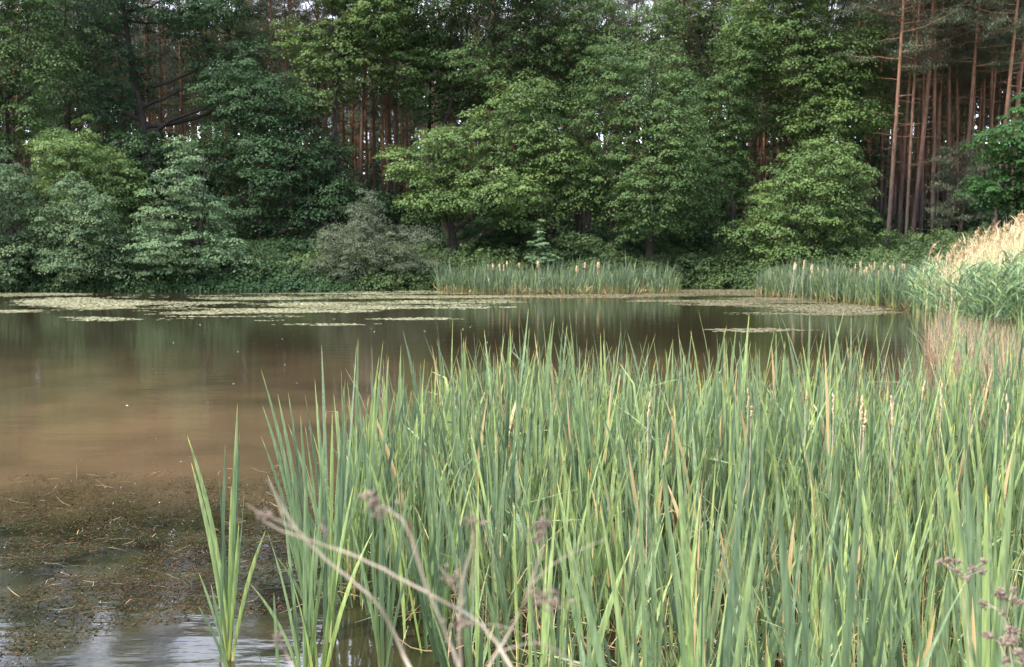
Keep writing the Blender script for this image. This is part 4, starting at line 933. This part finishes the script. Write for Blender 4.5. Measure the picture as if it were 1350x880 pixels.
# ------------------------------------------------------------------ dry plants close to the camera
def twig(pts, r0, r1, n=7):
    pts = np.array([P(*p_) for p_ in pts]); k = len(pts); m_ = (k - 1) * 5 + 1; s = np.linspace(0, k - 1, m_); i = np.minimum(s.astype(int), k - 2); f = (s - i)[:, None]
    p0 = pts[np.maximum(i - 1, 0)]; p1 = pts[i]; p2 = pts[i + 1]; p3 = pts[np.minimum(i + 2, k - 1)]
    c = .5 * (2 * p1 + (p2 - p0) * f + (2 * p0 - 5 * p1 + 4 * p2 - p3) * f ** 2 + (3 * p1 - p0 - 3 * p2 + p3) * f ** 3)
    c += np.random.default_rng(int(pts[0][0] * 1000) % 997).normal(0, r0 * .12, c.shape)
    return tube(c, np.linspace(r0, r1, m_) * 0.45, n)
def head_mesh(rng, center, size, n=60, leaf=.006):
    c = rng.normal(0, 1, (n, 3)) * np.array(size) / 2.2 + center
    d = sphere_dirs(rng, n); s = perp(d); L = rng.uniform(.6, 1.6, n)[:, None] * leaf; o = np.cross(d, s)
    V = np.stack([c - d * L, c + s * L * .5, c + o * L * .5, c - s * L * .5, c - o * L * .5, c + d * L], 1).reshape(-1, 3)
    b = (np.arange(n) * 6)[:, None]; F = np.concatenate([b + np.array([[0, a_, b_]]) for a_, b_ in ((2, 1), (3, 2), (4, 3), (1, 4))] + [b + np.array([[5, a_, b_]]) for a_, b_ in ((1, 2), (2, 3), (3, 4), (4, 1))])
    return V, F, {}
def dry_plant(label, stems, heads, seed):
    rng = np.random.default_rng(seed); V, F, _ = merge([twig(*s) for s in stems]); base = np.array(P(*stems[0][0][0]))
    root = obj("dried_weed", None, loc=tuple(base), label=label, cat="dried plant")
    obj("stem", make_mesh("stem", V - base, F, smooth=True, mat=M_DRY), root)
    for (x, y, d, sx, sy, n, lf) in heads:
        V, F, _ = head_mesh(rng, np.array(P(x, y, d)) - base, (sx, sx, sy), n, lf); obj("seed_head", make_mesh("seed_head", V, F, mat=M_DRYH), root)
D = 1.15
dry_plant("blurred dry stalk arching left with a forked tip, nearest in front of the left cattails",
          [([(600, 960, 1.0), (540, 880, D), (500, 800, D), (430, 738, D), (385, 690, D), (358, 640, D)], .0042, .0022), ([(400, 706, D), (375, 690, D), (345, 678, D), (325, 665, D)], .0022, .0012),
           ([(700, 930, 1.1), (640, 830, D), (560, 780, D), (470, 735, D), (385, 705, D), (350, 690, D)], .004, .002), ([(372, 680, D), (362, 650, D), (352, 632, D)], .002, .001)],
          [(350, 680, D, .02, .008, 16, .0035), (430, 700, D, .006, .02, 10, .003)], 1)
dry_plant("thin blurred dry stalk with a knobbly brown tip before the left cattails",
          [([(640, 980, 1.05), (605, 880, 1.1), (565, 780, 1.1), (538, 700, 1.1), (515, 675, 1.1), (490, 662, 1.1)], .0038, .0018)],
          [(492, 663, 1.1, .012, .010, 30, .0035), (503, 672, 1.1, .012, .010, 24, .003)], 2)
dry_plant("upright blurred dry stalk dividing into pale buds at the bottom middle",
          [([(612, 980, 1.2), (607, 880, 1.2), (606, 790, 1.2), (622, 720, 1.2), (625, 690, 1.2)], .004, .0016), ([(606, 790, 1.2), (592, 765, 1.2), (578, 745, 1.2)], .002, .001), ([(608, 800, 1.2), (625, 760, 1.2), (628, 700, 1.2)], .002, .001)],
          [(624, 688, 1.2, .012, .008, 20, .003), (596, 765, 1.2, .014, .014, 26, .003), (608, 820, 1.2, .016, .005, 20, .003)], 3)
dry_plant("slanting blurred dry stalk with oval brown heads right of the upright one",
          [([(620, 950, 1.15), (645, 880, 1.2), (680, 820, 1.2), (700, 770, 1.2), (712, 730, 1.2), (716, 700, 1.2)], .004, .0014), ([(698, 775, 1.2), (735, 740, 1.2), (800, 710, 1.2)], .0018, .0008), ([(655, 860, 1.2), (720, 850, 1.2), (790, 905, 1.2)], .0018, .001), ([(625, 822, 1.2), (680, 832, 1.2), (760, 880, 1.2)], .0012, .0008)],
          [(720, 789, 1.2, .028, .010, 70, .003), (716, 694, 1.2, .012, .014, 30, .0035), (713, 710, 1.2, .010, .008, 20, .003), (612, 820, 1.2, .018, .006, 20, .003)], 4)
dry_plant("short blurred dry stalk crossing the bottom left corner of the cattails",
          [([(420, 960, 1.2), (385, 880, 1.25), (365, 835, 1.25)], .003, .0012)], [(368, 840, 1.25, .008, .02, 14, .003)], 5)
# dried umbels at the bottom right
def umbel(label, x, y, d, spread, seed, bx):
    rng = np.random.default_rng(seed); st = [([(bx, 1020, d), (bx * .5 + x * .5 + 6, 930, d), (x, y + spread * .55, d)], .0045, .003)]; hd = []
    k = 11
    for i in range(k):
        ex = x + spread * rng.uniform(-1, 1); ey = y + spread * rng.uniform(-.45, .5)
        st.append(([(x, y + spread * .55, d), ((x + ex) / 2, (y + spread * .4 + ey) / 2, d + rng.normal(0, .01)), (ex, ey, d + rng.normal(0, .03))], .0016, .001)); hd.append((ex, ey, st[-1][0][-1][2], .008, .007, 26, .0035))
    dry_plant(label, st, hd, seed)
umbel("brown dried umbel standing highest at the bottom right", 1268, 748, 2.2, 30, 21, 1292)
umbel("dried umbel with small loose heads right of the highest one", 1325, 792, 2.1, 34, 22, 1345)
umbel("dense pinkish brown umbel low in the bottom right corner", 1322, 838, 2.0, 26, 23, 1335)
umbel("dried umbel cut by the right edge of the picture", 1352, 862, 1.9, 28, 24, 1370)
